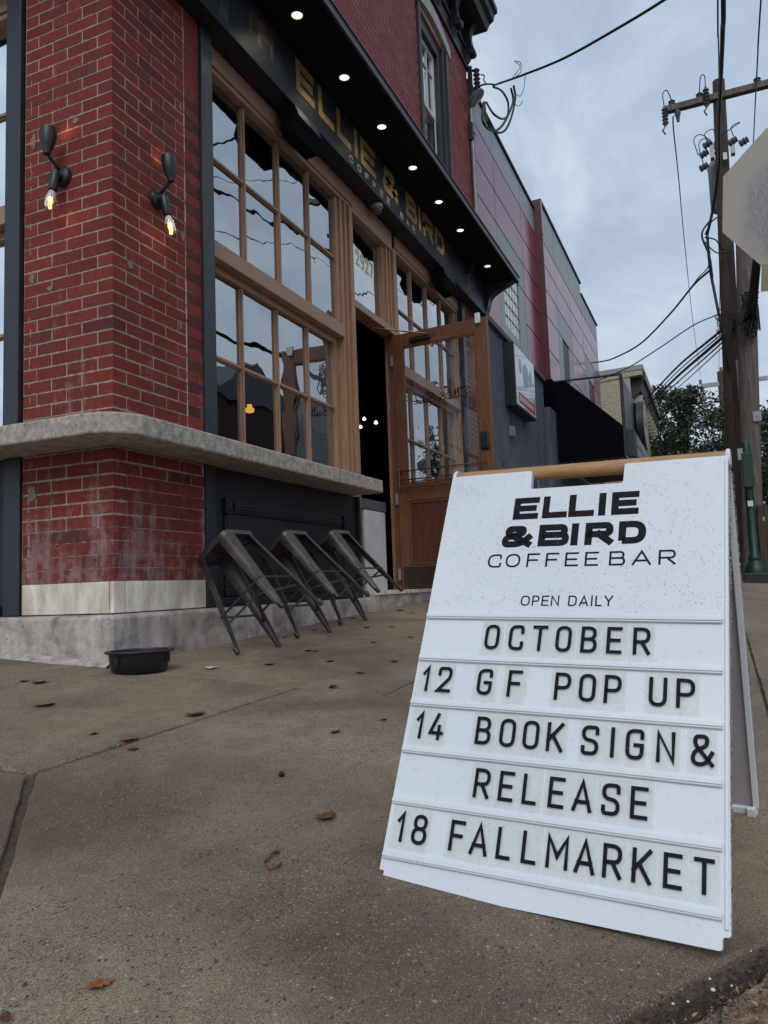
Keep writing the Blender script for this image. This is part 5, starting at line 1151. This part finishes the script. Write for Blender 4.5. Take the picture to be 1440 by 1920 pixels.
MB().prism([(-0.125, 3.73), (-0.34, 3.73), (-1.33, 2.76), (-1.33, 2.20), (-0.125, 2.20)], lambda a, b: (XA, a, b), lambda a, b: (XA + .03, a, b)).build('side_awning', AWN, t)
MB().tube([(XA, -0.125, 3.745), (XA, -1.36, 3.72)], .022, 6).build('frame_bar', STEEL, t); MB().tube([(XA, -1.345, 3.73), (XA, -1.345, 2.2)], .03, 6).build('frame_post', CORN, t)
bx('front_panel', STEEL, t, XA + .05, 15.6, -1.345, -1.31, 2.72, 3.72); bx('soffit', S('stained_soffit', (0.06, 0.05, 0.045), (0.03, 0.026, 0.024), 4, 0.8), t, XA + .02, 15.6, -1.30, -0.125, 2.22, 2.26)
rb_ = bx('reader_box', CORN, t, XA + .1, 15.3, -1.50, -1.35, 2.20, 2.71, bev=.01)
for k in range(2):
    for j in range(4): bx('reader_panel', S('reader_face', (0.42, 0.40, 0.42), (0.2, 0.19, 0.2), 9, 0.5) if 'reader_face' not in bpy.data.materials else bpy.data.materials['reader_face'], rb_, 12.2 + j * .75, 12.9 + j * .75, -1.51, -1.501, 2.26 + k * .21, 2.44 + k * .21)
for k in range(4): MB().tube([(XA + .3, -1.3, 2.72 + k * .01), (XA + 1.2 + k * .8, -0.2, 3.3 - k * .12)], .012, 5).build('strut', CORN, t)
rs = MB().lathe([(0.0, 0), (.52, 0), (.54, .02), (.54, .14), (.52, .16), (0, .16)], frame((14.35, -1.36, 3.22), (1, 0, 0), (0, 0, 1), (0, -1, 0)), 28, caps=False).build('round_sign', CORN, t, smooth=True)
MB().lathe([(0.0, .162), (.48, .162), (.48, .170), (0, .170)], frame((14.35, -1.36, 3.22), (1, 0, 0), (0, 0, 1), (0, -1, 0)), 28, caps=False).build('round_face', S('round_sign_face', (0.45, 0.46, 0.40), (0.25, 0.26, 0.22), 3, 0.5), rs)
MB().prism(ell(14.2, 3.35, .22, .15), lambda a, b: (a, -1.538, b), lambda a, b: (a, -1.532, b)).build('yellow_motif', S('lime_motif', (0.45, 0.50, 0.10), None, 3, 0.5), rs)

# cream rendered house beyond
t = thing('cream_house', 'cream rendered house end with heavy grey cornice beyond the marquee', 'building', (24, 2, -0.1))
bx('side_wall', CREAM, t, 21.0, 21.2, -0.68, 8, -0.3, 6.02); bx('front_wall', CREAM, t, 21.2, 27.5, -0.68, -0.4, -0.3, 6.0); MB().prism([(-1.05, 6.30), (-1.05, 6.02), (8, 5.55), (8, 6.0), (0.2, 6.28)], lambda a, b: (20.97, a, b), lambda a, b: (21.25, a, b)).build('parapet', CREAM, t)
MB().prism([(-1.08, 6.32), (-1.08, 6.18), (8, 5.93), (8, 6.05)], lambda a, b: (20.95, a, b), lambda a, b: (27.6, a, b)).build('roof_edge', PANELG, t)
MB().prism([(-1.10, 6.16), (-1.10, 5.98), (-1.02, 5.9), (-0.95, 5.6), (-0.69, 5.4), (-0.69, 6.16)], lambda a, b: (21.3, a, b), lambda a, b: (27.6, a, b)).build('cornice', CORN, t)
for y in (-1.03, -1.09): bx('cornice_strip', CREAM, t, 21.3, 27.6, y - .02, y, 5.92, 5.97)
for k in range(9): bx('bracket', CREAM, t, 21.45 + k * .72, 21.6 + k * .72, -0.98, -0.70, 5.2, 5.5)
wn = bx('window', CORN, t, 20.985, 20.999, 0.3, 1.2, 3.5, 4.4); bx('frame', WHITE, wn, 20.97, 20.984, 0.22, 0.29, 3.45, 4.45); bx('frame', WHITE, wn, 20.97, 20.984, 0.22, 1.25, 4.41, 4.47)
t = thing('air_conditioner', 'grey window air conditioner on the cream house side wall', 'air conditioner', (20.8, 0.1, 3.5)) if False else None

# opposite side of the street (seen as reflections)
def row_house(x0, x1, h, mat, lab, roof):
    t = thing('row_house', lab, 'building', ((x0 + x1) / 2, -14.5, G(0, -14)), 'houses across the street')
    bx('front_wall', mat, t, x0, x1, -20, -14, -0.8, h)
    if roof == 'gable': MB().prism([(x0 - .1, h + .002), (x1 + .1, h + .002), ((x0 + x1) / 2, h + 1.8)], lambda a, b: (a, -13.9, b), lambda a, b: (a, -20, b)).build('roof', CORN, t)
    elif roof == 'mansard': MB().prism([(x0, h + .002), (x1, h + .002), (x1 - .5, h + 1.5), (x0 + .5, h + 1.5)], lambda a, b: (a, -13.95, b), lambda a, b: (a, -20, b)).build('roof', CORN, t)
    else: bx('cornice', CORN, t, x0, x1, -13.999, -13.6, h - .5, h + .1)
    n = max(2, int((x1 - x0) / 2)); st_ = (x1 - x0) / n
    for k in range(n):
        for z in (0.4, 3.6) if h > 5 else (0.4,):
            wn = bx('window', WHITE, t, x0 + st_ * (k + .5) - .5, x0 + st_ * (k + .5) + .5, -13.999, -13.96, z, z + 1.7); bx('pane', STEELD, wn, x0 + st_ * (k + .5) - .42, x0 + st_ * (k + .5) + .42, -13.9595, -13.95, z + .08, z + 1.62)
SOOT = S('dark_brick', (0.055, 0.024, 0.020), (0.028, 0.014, 0.012), 3, 0.9); DRENDER = S('dark_render', (0.06, 0.06, 0.062), (0.032, 0.032, 0.035), 3, 0.9)  # even dark tones, chosen so the lower shop panes mirror a dark row
row_house(12, 20.4, 6.3, DRENDER, 'dark rendered house across the street, nearest the corner', 'flat'); row_house(20.5, 27, 7.6, SOOT, 'dark brick gabled house across the street', 'gable'); row_house(27.1, 32.6, 7.4, DRENDER, 'grey mansard house across the street', 'mansard')
row_house(33.1, 43, 4.2, SOOT, 'low flat roofed brick house across the street', 'flat'); row_house(43.1, 60, 4.6, DRENDER, 'wide low house farthest along the far side of the street', 'flat')

# ================================================================== SERVICE CONDUIT on the brick wall end
t = thing('service_conduit', 'grey conduit with weather head and insulators at the end of the brick wall', 'conduit', (6.92, -0.06, 4.1))
MB().tube([(6.94, -0.045, 4.08), (6.94, -0.045, 6.62)], .034, 12).build('pipe', GALV, t, smooth=True)
MB().lathe([(0.0, 0), (.045, 0), (.055, .06), (.11, .11), (.12, .16), (.09, .2), (0, .21)], frame((6.93, -0.06, 6.58), (1, 0, 0), (0, 0.88, -0.48), (0, -0.48, 0.88)), 14, caps=False).build('weather_head', GALV, t, smooth=True)
for z in (4.7, 6.2): bx('strap', GALV, t, 6.89, 6.985, -0.085, 0.002, z, z + .03)
for k in range(3):
    MB().lathe([(0.0, -.05), (.035, -.05), (.05, -.03), (.025, 0), (.05, .03), (.035, .05), (0, .05)], Matrix.Translation((6.96, -0.14, 6.84 + k * .125)), 12, caps=False).build('insulator', CERAM, t, smooth=True)
bx('rack', CORN, t, 6.93, 6.96, -0.08, -0.02, 6.72, 7.2); 
for k in range(2): bx('rack_arm', CORN, t, 6.935, 6.965, -0.16, -0.081, 6.76 + k * .36, 6.78 + k * .36)
bx('elbow_box', CORN, t, 6.88, 6.93, -0.07, 0.0, 6.1, 6.35, bev=.01)
def cable(name, lab, pts, r, group='overhead cables', sm=8, cat='cable', mat=CABLE):
    o = MB().tube(cat_rom(pts, sm), r, 6).build(name, mat, smooth=True); return tag(o, lab, cat, group)
lp = lambda *uvs, y=-0.45: [on(u, v, 1, y) for u, v in uvs]
cable('service_cable', 'thick drip loop hanging lowest from the weather head', [on(907, 192, 1, -.3)] + lp((905, 225), (918, 243), (935, 242), (950, 222), (962, 190), (958, 165)), .017)
cable('service_cable', 'thick drip loop left of the lowest one at the weather head', [on(908, 192, 1, -.3)] + lp((912, 225), (927, 246), (945, 246), (958, 222), (966, 185), (963, 160)), .017)
cable('service_cable', 'thick drip loop springing from the splice beside the weather head', [on(912, 192, 1, -.3)] + lp((925, 213), (942, 223), (952, 215), (952, 190), (940, 170), (925, 163)), .015)
cable('service_cable', 'thin curly tail hanging right of the drip loops', lp((985, 140), (982, 165), (976, 180), (968, 178)) + lp((963, 190), (972, 199), (980, 190)), .006)
wy = lambda u, v, y: on(u, v, 1, y)
cable('service_cable', 'main service cable running from the brick wall up to the right', [wy(925, 160, -.4), wy(940, 155, -.45), on(985, 139, 0, 6.6), on(1060, 108, 0, 6.1), on(1160, 52, 0, 5.4), on(1245, 0, 0, 4.9), on(1330, -60, 0, 4.5)], .016)
cable('service_cable', 'short strut wire from the insulators to the splice', [wy(893, 163, -.1), wy(910, 158, -.3), wy(925, 158, -.4)], .012)
cable('service_cable', 'thin wire knot standing above the service splice', lp((962, 145), (975, 125), (965, 115), (976, 118), (976, 135), (968, 143)), .006)
cable('service_cable', 'small hook of wire left of the service splice', lp((902, 140), (908, 142), (907, 150), (911, 156)), .008)

# ================================================================== POLES
def wood_pole(lab, base, top, r0, r1, mat):
    t = thing('utility_pole', lab, 'utility pole', base, 'wooden utility poles')
    pts = [Vector(base).lerp(Vector(top), i / 8) for i in range(9)]
    MB().tube(pts, [r0 + (r1 - r0) * i / 8 for i in range(9)], 18).build('shaft', mat, t, smooth=True); return t
b1_ = (10.6, -3.075, G(10.6, -3.1)); t1 = (10.6, -3.33, 8.23)
P1 = wood_pole('tall dark wooden utility pole carrying the crossarm', b1_, t1, .165, .095, POLEW)
P2 = wood_pole('shorter silvery wooden pole standing against the tall dark one', (10.15, -3.235, G(10.1, -3.2)), (10.15, -3.52, 5.55), .155, .135, POLEG)
for k in range(3): bx('tag_plate', GALV, P2, 9.985, 9.995, -3.52 + .02 * k, -3.40, 2.3 + k * .4, 2.45 + k * .4) if k == 0 else None
bx('conduit_cover', GALV, P1, 10.42, 10.45, -3.30, -3.24, 2.55, 3.4)
MB().box(10.48, 10.60, -4.35, -2.47, 7.87, 7.98).build('crossarm', POLEG, P1, bev=.01)
def pole_obj(name, mat, par, prof, at_, n=12): return MB().lathe(prof, Matrix.Translation(at_), n, caps=False).build(name, mat, par, smooth=True)
INS = [(0, -.02), (.05, -.02), (.065, 0), (.04, .03), (.06, .05), (.03, .08), (0, .09)]
for y in (-2.58, -3.02, -3.9): pole_obj('pin_insulator', CERAM, P1, INS, (10.54, y, 8.0))
def cutout(y, z):
    o = pole_obj('fuse_cutout', CERAM, P1, [(0, -.17), (.03, -.17)] + [q for k in range(5) for q in ((.055, -.13 + k * .06), (.028, -.10 + k * .06))] + [(.02, .17), (0, .17)], (10.45, y, z))
    MB().tube([(10.42, y - .02, z - .17), (10.36, y + .05, z - .30), (10.40, y + .01, z - .36)], .014, 6).build('fuse_tube', CERAM, o)
cutout(-2.46, 7.78); cutout(-3.12, 7.93)
MB().tube(cat_rom([(10.45, -2.46, 7.95), (10.46, -2.45, 8.18), (10.5, -2.52, 8.25), (10.54, -2.58, 8.08)]), .009, 5).build('jumper', CABLE, P1)
MB().tube(cat_rom([(10.45, -3.12, 8.1), (10.46, -3.12, 8.3), (10.5, -3.06, 8.33), (10.54, -3.02, 8.08)]), .009, 5).build('jumper', CABLE, P1)
pole_obj('line_post', CERAM, P1, [(0, -.2), (.025, -.2), (.035, -.1), (.05, -.08), (.05, 0), (0, 0)], (10.54, -2.66, 7.87))
# transformer can and bushings
TF = pole_obj('transformer', GALV, P1, [(0, 0), (.13, 0), (.155, .03), (.155, .72), (.165, .74), (.165, .80), (.12, .86), (0, .88)], (10.86, -3.215, 6.10), 22)
for y, z in ((-3.02, 6.9), (-3.0, 6.68), (-3.08, 7.05), (-3.46, 7.0), (-3.62, 6.95)):
    MB().lathe([(0, -.08), (.05, -.07), (.06, -.04), (.04, -.02), (.065, .01), (.04, .03), (.055, .06), (0, .07)], frame((10.35, y, z), (1, 0, 0), (0, .4, .9), (0, -.9, .4)), 12, caps=False).build('bushing', CERAM, TF, smooth=True)
for y in (-3.14, -3.45): MB().box(10.34, 10.46, y - .03, y + .03, 6.80, 7.05).build('mount_bracket', GALV, TF)
for a, b_, c in ((-2.93, 6.9, 7.25), (-3.0, 6.7, 7.15), (-3.5, 7.0, 7.3), (-3.1, 7.05, 7.3)):
    MB().tube(cat_rom([(10.35, a, b_), (10.36, a + .05, c - .06), (10.38, a - .08, c), (10.4, -3.2, b_ + .1), (10.42, -3.2, b_ - .1)]), .008, 5).build('lead_wire', CABLE, TF)
bx('alarm_tag', WHITE, P1, 10.40, 10.41, -3.36, -3.30, 6.75, 6.87)
# cables: points given as sight line met with a plane of constant X
X_ = lambda u, v, x: on(u, v, 0, x)
cable('power_cable', 'thick bundled cable dropping from overhead down along the tall pole', [(-22, -3.3, 8.2), (-8, -3.15, 6.1), (0, -3.15, 5.62), X_(1356, -40, 4.4), X_(1355, 60, 5.3), X_(1351, 160, 6.6), X_(1348, 250, 8.2), X_(1348, 310, 9.6), X_(1338, 385, 10.2), X_(1326, 440, 10.3)], .024, sm=10)
cable('power_cable', 'cable running down from the splice knot to the lower wire bundle', [X_(1326, 440, 10.3), X_(1331, 500, 10.3), X_(1340, 550, 10.3), X_(1352, 610, 10.3), X_(1368, 690, 10.4)], .022)
cable('power_cable', 'second strand of the knot left of the tall pole', [X_(1332, 412, 10.25), X_(1316, 440, 10.2), X_(1330, 480, 10.2), X_(1336, 520, 10.25)], .016)
cable('power_cable', 'loop of wire from the knot to the tall pole, upper', [X_(1322, 440, 10.3), X_(1335, 415, 10.2), X_(1356, 405, 10.3), X_(1372, 418, 10.4)], .012)
cable('power_cable', 'loop of wire from the knot to the tall pole, middle', [X_(1322, 445, 10.3), X_(1342, 450, 10.2), X_(1356, 468, 10.3), X_(1374, 460, 10.4)], .012)
cable('power_cable', 'loop of wire from the knot to the tall pole, lowest', [X_(1318, 450, 10.3), X_(1335, 468, 10.2), X_(1350, 475, 10.3), X_(1374, 470, 10.4)], .010)
cable('power_cable', 'sagging cable from the knot down to the far panel building corner', [X_(1333, 505, 10.3), X_(1300, 535, 11.6), X_(1255, 590, 13.6), X_(1200, 645, 15.8), X_(1150, 672, 17.6), X_(1122, 679, 18.4)], .019)
cable('power_cable', 'thinner strand beside the sagging cable near the knot', [X_(1331, 470, 10.3), X_(1328, 500, 10.4), X_(1310, 520, 11.2), X_(1295, 540, 11.8)], .010)
cable('power_line', 'thin line falling from the left arm end toward the far pole', [X_(1262, 218, 10.54), X_(1263, 245, 10.9), X_(1272, 330, 14), X_(1285, 470, 22), X_(1300, 610, 37), X_(1313, 705, 59)], .012)
cable('power_line', 'thin line from overhead passing right of the tall pole', [(-22, -4.0, 8), (-8, -3.7, 6.2), (-1, -3.5, 5.4), X_(1428, -20, 3.6), X_(1420, 120, 5.2), X_(1413, 260, 8.5), X_(1408, 380, 12)], .007)
cable('power_line', 'thin line from overhead to the top of the tall pole', [(-22, -3.6, 9.2), (-8, -3.3, 7.2), (-1, -3.2, 5.9), X_(1346, -20, 4.0), X_(1347, 70, 6), X_(1348, 140, 9), X_(1348, 175, 10.5)], .008)
cable('power_line', 'thin line from the tall pole down to the far pole top', [X_(1350, 390, 10.5), X_(1350, 500, 18), X_(1349, 610, 36), X_(1348, 695, 59)], .012)
for k, (v0, v1, lab) in enumerate(((600, 738, 'topmost'), (606, 745, 'second'), (612, 752, 'third'), (620, 760, 'fourth'), (628, 768, 'lowest'))):
    cable('telephone_cable', '%s of the five cables slanting from the poles to the cream house' % lab, [X_(1378, v0, 10.4), X_(1330, v0 + 38 + k * 2, 12.5), X_(1270, v0 + 88 + k * 3, 17), X_(1215, v1 + 8, 23)], (.024, .012, .030, .014, .010)[k], 'cables slanting from the poles')
cable('telephone_cable', 'cable crossing from the poles to the marquee frame', [X_(1345, 590, 10.5), X_(1300, 610, 11), X_(1240, 650, 11.2), X_(1180, 688, 11.4), X_(1125, 712, 11.6)], .010)
for k in range(3): cable('telephone_cable', ('left', 'middle', 'right')[k] + ' strand of the bundle rising behind the eight sided sign', [X_(1404 + 6 * k, 600, 9.9), X_(1408 + 6 * k, 540, 8.6), X_(1418 + 5 * k, 460, 7), X_(1430 + 7 * k, 400, 6), (1.5, -3.75 - .12 * k, 4.6 + .1 * k), (-6, -3.9 - .2 * k, 5.4 + .3 * k), (-20, -4.2 - .3 * k, 7.6 + .5 * k)], .020, 'bundle behind the eight sided sign')
kn = MB()
for k in range(26):
    P_ = [X_(random.uniform(1385, 1425), random.uniform(545, 625), random.uniform(9.7, 10.0)) for _ in range(4)]; kn.tube(cat_rom(P_, 5), random.uniform(.006, .013), 5)
tag(kn.build('wire_tangle', CABLE), 'tangle of black wires lashed round the silvery pole', 'wire tangle', kind='stuff')
kn = MB()
for k in range(12):
    P_ = [X_(random.uniform(1340, 1385), random.uniform(570, 640), random.uniform(10.0, 10.3)) for _ in range(3)]; kn.tube(cat_rom(P_, 5), random.uniform(.004, .008), 5)
tag(kn.build('wire_tangle', CABLE), 'loose thin wires curling left of the two poles', 'wire tangle', kind='stuff')
t = thing('utility_pole', 'distant pole with a level crossarm rising above the trees', 'utility pole', (60, -3.9, 0), 'wooden utility poles')
MB().tube([(60, -3.9, -.2), (60, -3.9, 15.2)], .30, 10).build('shaft', POLEW, t); MB().box(59.8, 60, -7, -2.35, 14.1, 14.4).build('crossarm', GALV, t)
for y in (-2.4, -3.9, -6): MB().box(59.85, 59.95, y - .1, y + .1, 14.4 if y != -3.9 else 15.2, 14.75 if y != -3.9 else 15.5).build('pin_insulator', CERAM, t)

# green iron pedestal post
t = thing('iron_post', 'green cast iron post on a dark square base in front of the poles', 'post', (9.2, -3.235, G(9.2, -3.2)))
z0 = G(9.2, -3.2)
bx('base', BLACKM, t, 9.04, 9.36, -3.40, -3.08, z0 - .02, z0 + .13, bev=.01)
MB().lathe([(0, .13), (.14, .13), (.14, .19), (.11, .25), (.075, .31), (.085, .33), (.085, .36), (.06, .39), (.055, 1.45), (.062, 1.47), (.062, 1.98), (.045, 2.02), (0, 2.03)], Matrix.Translation((9.2, -3.235, z0)), 20, caps=False).build('shaft', GREEN, t, smooth=True)
bx('hand_box', GREEN, t, 9.10, 9.16, -3.31, -3.17, z0 + 1.35, z0 + 1.85, bev=.01); bx('sticker', WHITE, t, 9.135, 9.142, -3.27, -3.2, z0 + 1.08, z0 + 1.16)
bx('top_plate', GALV, t, 9.12, 9.2, -3.19, -3.12, z0 + 1.75, z0 + 1.92, bev=.004)
t = thing('timber_post', 'short brown timber post with a small plate beside the poles', 'post', (9.9, -3.42, G(9.9, -3.4)))
bx('shaft', POLEW, t, 9.85, 9.99, -3.50, -3.34, -0.25, 1.0, bev=.01); bx('plate', GALV, t, 9.84, 9.849, -3.44, -3.41, .75, .82)
# stop sign seen from behind
t = thing('stop_sign', 'bare metal back of an eight sided street sign at the right edge', 'sign', (1.95, -3.42, G(1.9, -3.4)))
cS = CAM + ray(1489, 366) * (4.5 / 1452); nS = (ray(1489, 366)).normalized(); up = Vector((0, 0, 1)); rx = nS.cross(up).normalized(); uy = rx.cross(nS)
a0 = math.radians(7); FS = frame(cS, rx * math.cos(a0) + uy * -math.sin(a0), nS, uy * math.cos(a0) + rx * math.sin(a0)) 
R8 = .381 / math.cos(math.pi / 8)
MB().prism([(R8 * math.cos(math.radians(22.5 + 45 * k)), R8 * math.sin(math.radians(22.5 + 45 * k))) for k in range(8)], lambda a, b: FS @ Vector((a, 0, b)), lambda a, b: FS @ Vector((a, .003, b))).build('plate', SIGNB, t)
pc = cS + nS * -.02
MB().tube([(pc.x, pc.y, G(1.9, -3.4) - .2), (pc.x, pc.y, pc.z + .4)], .028, 8).build('post', GALV, t)
MB().box(-.16, .0, -.004, -.001, -.53, -.37, FS).build('lower_plate', S('pale_yellow_plate', (0.52, 0.47, 0.30), (0.42, 0.38, 0.26), 5, 0.5), t) 

# grey ribbed container and dark car-side clutter near the poles
t = thing('metal_container', 'grey ribbed metal container at the right edge behind the posts', 'container', (13, -4.6, G(13, -4.6)))
bx('body', GALV, t, 12.6, 16, -5.6, -3.95, 0.35, 1.7)
for k in range(12): bx('rib', GALV, t, 12.56, 12.6, -5.55 + k * .135, -5.49 + k * .135, .36, 1.69)
bx('skid', BLACKM, t, 12.5, 16.1, -5.6, -3.9, -.5, .34)

# ================================================================== TREES
def tree(lab, x, y, h, R_, n, seed):
    rnd = random.Random(seed); t = thing('street_tree', lab, 'tree', (x, y, G(x, y)), 'trees at the end of the street')
    tk = MB(); z0 = G(x, y) - .2
    tk.tube([(x, y, z0), (x + .1, y, z0 + h * .2), (x - .1, y + .1, z0 + h * .42)], [.32, .26, .2], 9)
    tips = []
    for k in range(13):
        a = rnd.uniform(0, 6.28); e_ = rnd.uniform(.25, 1); b_ = Vector((x, y, z0 + h * rnd.uniform(.18, .42))); rr_ = R_ * rnd.uniform(.55, .95)
        tip = Vector((x + math.cos(a) * rr_, y + math.sin(a) * rr_, z0 + h * (.35 + .55 * e_))); mid = b_.lerp(tip, .5) + Vector((0, 0, -h * .03)); tk.tube([b_, mid, tip], [.12, .07, .02], 6); tips.append(tip); tips.append(mid.lerp(tip, .5))
        for q in range(3): s_ = tip + Vector((rnd.gauss(0, .7), rnd.gauss(0, .7), rnd.gauss(.3, .6))); tk.tube([mid, s_], [.04, .012], 5); tips.append(s_)
    tk.build('trunk', POLEW, t)
    cl = []
    for k in range(110):
        if k < len(tips): c = tips[k]
        else:
            a = rnd.uniform(0, 6.28); u = rnd.uniform(-.75, 1); r = R_ * math.sqrt(max(0, 1 - u * u * .9)) * rnd.uniform(.35, 1.0); c = Vector((x + math.cos(a) * r, y + math.sin(a) * r, z0 + h * .62 + u * h * .36))
        cl.append((c, rnd.uniform(.35, .85)))
    m = MB()
    for k in range(n):
        c, r = cl[rnd.randrange(len(cl))]; d = Vector((rnd.gauss(0, 1), rnd.gauss(0, 1), rnd.gauss(0, 1))).normalized() * r * rnd.random() ** .45
        p = c + d; s_ = rnd.uniform(.07, .15); a = Vector((rnd.gauss(0, 1), rnd.gauss(0, 1), rnd.gauss(0, .6))).normalized(); b_ = a.cross(Vector((rnd.gauss(0, 1), rnd.gauss(0, 1), rnd.gauss(0, 1)))).normalized()
        m.add([p - a * s_, p + b_ * s_ * .5, p + a * s_, p - b_ * s_ * .5], [(0, 1, 2, 3)])
    o = m.build('crown', FOL, t); return o
tree('large dark tree just left of the two poles', 40, -1.4, 10.0, 3.4, 11000, 1)
tree('dark tree left of the largest one, nearest the cream house', 44, 1.9, 8.6, 3.3, 9500, 2)
tree('dark tree mostly hidden behind the two poles', 37, -4.4, 8.0, 2.8, 9000, 3)
tree('dark tree at the right edge beyond the poles', 34, -7.2, 7.8, 3.0, 9000, 4)
tree('small dark tree between the round sign and the largest tree', 50, 0.2, 6.2, 3.4, 8500, 5)
m = MB(); rnd = random.Random(9)
for k in range(26000):
    p = Vector((rnd.uniform(55, 58), rnd.uniform(-14, 7), rnd.random() ** .8 * (3.6 + noise.noise(Vector((0, k % 21 * .3, 0)))) - .3)); s_ = rnd.uniform(.12, .25); a = Vector((rnd.gauss(0, 1), rnd.gauss(0, 1), rnd.gauss(0, .6))).normalized(); b_ = a.cross(Vector((rnd.gauss(0, 1), rnd.gauss(0, 1), rnd.gauss(0, 1)))).normalized(); m.add([p - a * s_, p + b_ * s_ * .5, p + a * s_, p - b_ * s_ * .5], [(0, 1, 2, 3)])
tag(m.build('shrubbery', FOL, W=Matrix.Identity(4)), 'low dark mass of shrubbery closing the far end of the street', 'shrubs', kind='stuff')

# ================================================================== FALLEN LEAVES AND LITTER
def leaf(u, v, L_, rot, lab, col=None, curl=.13, stem=True):
    p = gp(u, v); z = G(p.x, p.y) + .003; rnd = random.Random(u * 7 + v); m = MB(); n = 14; L_ *= .92; W_ = L_ * rnd.uniform(.26, .40); ca_, sa_ = math.cos(rot), math.sin(rot)
    def pt(s, t): 
        w_ = W_ * (max(0, math.sin(math.pi * s ** .8))) ** .75 * (1 + .30 * math.sin(s * 21 + u)); x = (s - .5) * L_; y = t * w_; zz = curl * L_ * ((s - .5) ** 2 * .9 + abs(t) * .35 * math.sin(s * 5 + rnd.random() * .2)) + rnd.uniform(0, .0015)
        return (p.x + x * ca_ - y * sa_, p.y + x * sa_ + y * ca_, z + max(0, zz))
    for i in range(n + 1):
        for t_ in (-1, 0, 1): m.v.append(pt(i / n, t_))
    for i in range(n):
        for j in range(2): a = i * 3 + j; m.f.append((a, a + 1, a + 4, a + 3))
    if stem: q = Vector(pt(0, 0)); m.tube([q, q + Vector((-ca_ * L_ * .3, -sa_ * L_ * .3, .003)), q + Vector((-ca_ * L_ * .55 + .01, -sa_ * L_ * .5, .001))], .0011, 4)
    tag(m.build('fallen_leaf', col or FALL, smooth=True), lab, 'leaf', 'fallen leaves on the pavement')
YEL = S('yellow_leaf', (0.40, 0.30, 0.12), (0.22, 0.15, 0.06), 60, 0.6, rvar=.2)
for a in ((368, 1340, .11, .2, 'largest orange brown leaf on the joint before the bowl'), (86, 1322, .10, .3, 'brown leaf left of the bowl, nearer the camera'), (75, 1280, .09, .5, 'brown leaf at the left, just in front of the plinth'), (45, 1278, .06, 1.2, 'small orange leaf at the far left by the plinth'),
          (245, 1387, .08, .1, 'dark leaf lying in the slab joint left of the largest leaf'), (250, 1405, .05, .6, 'small brown leaf just below the slab joint'), (630, 1373, .06, .1, 'dark flat leaf between the bowl and the sign'), (613, 1532, .075, .15, 'red brown leaf beside the lower left edge of the sign'),
          (190, 1848, .045, -.3, 'red brown leaf near the bottom edge of the picture'), (675, 1262, .06, .9, 'orange leaf near the pale crumpled scrap'), (578, 1220, .07, .3, 'brown leaf in front of the middle stool'), (590, 1221, .05, 1.9, 'brown leaf touching the one before the middle stool'),
          (688, 1177, .08, .2, 'bright orange leaf in front of the third stool'), (590, 1182, .07, .4, 'brown leaf under the second stool'), (662, 1159, .08, .1, 'brown leaf at the feet of the third stool'), (750, 1145, .09, .3, 'brown leaf by the doorstep, left of the others'),
          (772, 1150, .08, 1.0, 'brown leaf by the doorstep, right of the others'), (735, 1176, .06, .5, 'dark leaf midway between the doorstep and the sign'), (505, 1246, .07, .05, 'flat orange brown leaf before the first stool'), (770, 1195, .06, .2, 'brown leaf beside the upper left edge of the sign'),
          (740, 1240, .07, .4, 'dark leaf beside the OCTOBER row of the sign'), (700, 1205, .06, .8, 'small dark leaf on the slab before the doorstep'), (620, 1240, .06, .1, 'thin dark leaf in the middle of the pavement'), (720, 1350, .04, .0, 'thin twig like leaf left of the fourteenth row'), (10, 1910, .03, .8, 'orange leaf fragment in the bottom left corner')):
    leaf(*a)
leaf(535, 1195, .06, .5, 'small yellow leaf between the first and second stools', YEL); leaf(625, 1290, .06, 1.2, 'pale crumpled leaf on the pavement before the stools', YEL, .6); leaf(175, 1377, .05, .3, 'pale dry leaf left of the slab joint', YEL, .3, False); leaf(1240, 1866, .012, -.6, 'tiny yellow leaflet at the kerb edge below the sign', YEL, .2, False)
tw = MB(); tw.tube(cat_rom([gp(497, 1625) + Vector((0, 0, .004)), gp(505, 1632) + Vector((0, 0, .004)), gp(520, 1630) + Vector((0, 0, .006)), gp(527, 1622) + Vector((0, 0, .004))]), .0022, 6); tw.tube(cat_rom([gp(497, 1620) + Vector((0, 0, .004)), gp(510, 1608) + Vector((0, 0, .008)), gp(522, 1600) + Vector((0, 0, .004))]), .003, 6)
tag(tw.build('twig', FALL), 'curled brown twig lying left of the sign', 'twig')
p = gp(528, 1456); tag(MB().lathe([(0, -.004), (.008, 0), (.009, .006), (.004, .011), (0, .012)], Matrix.Translation((p.x, p.y, G(p.x, p.y) + .002)), 7, caps=False).build('pebble', BLACKP), 'small black pebble in the middle of the pavement', 'pebble')
p = gp(395, 1254); tag(MB().add([(p.x - .035, p.y - .02, p.z + .005), (p.x + .03, p.y - .03, p.z + .012), (p.x + .04, p.y + .012, p.z + .006), (p.x - .02, p.y + .02, p.z + .013)], [(0, 1, 2, 3)]).build('paper_scrap', WHITE), 'white scrap of paper to the right of the bowl', 'paper scrap')
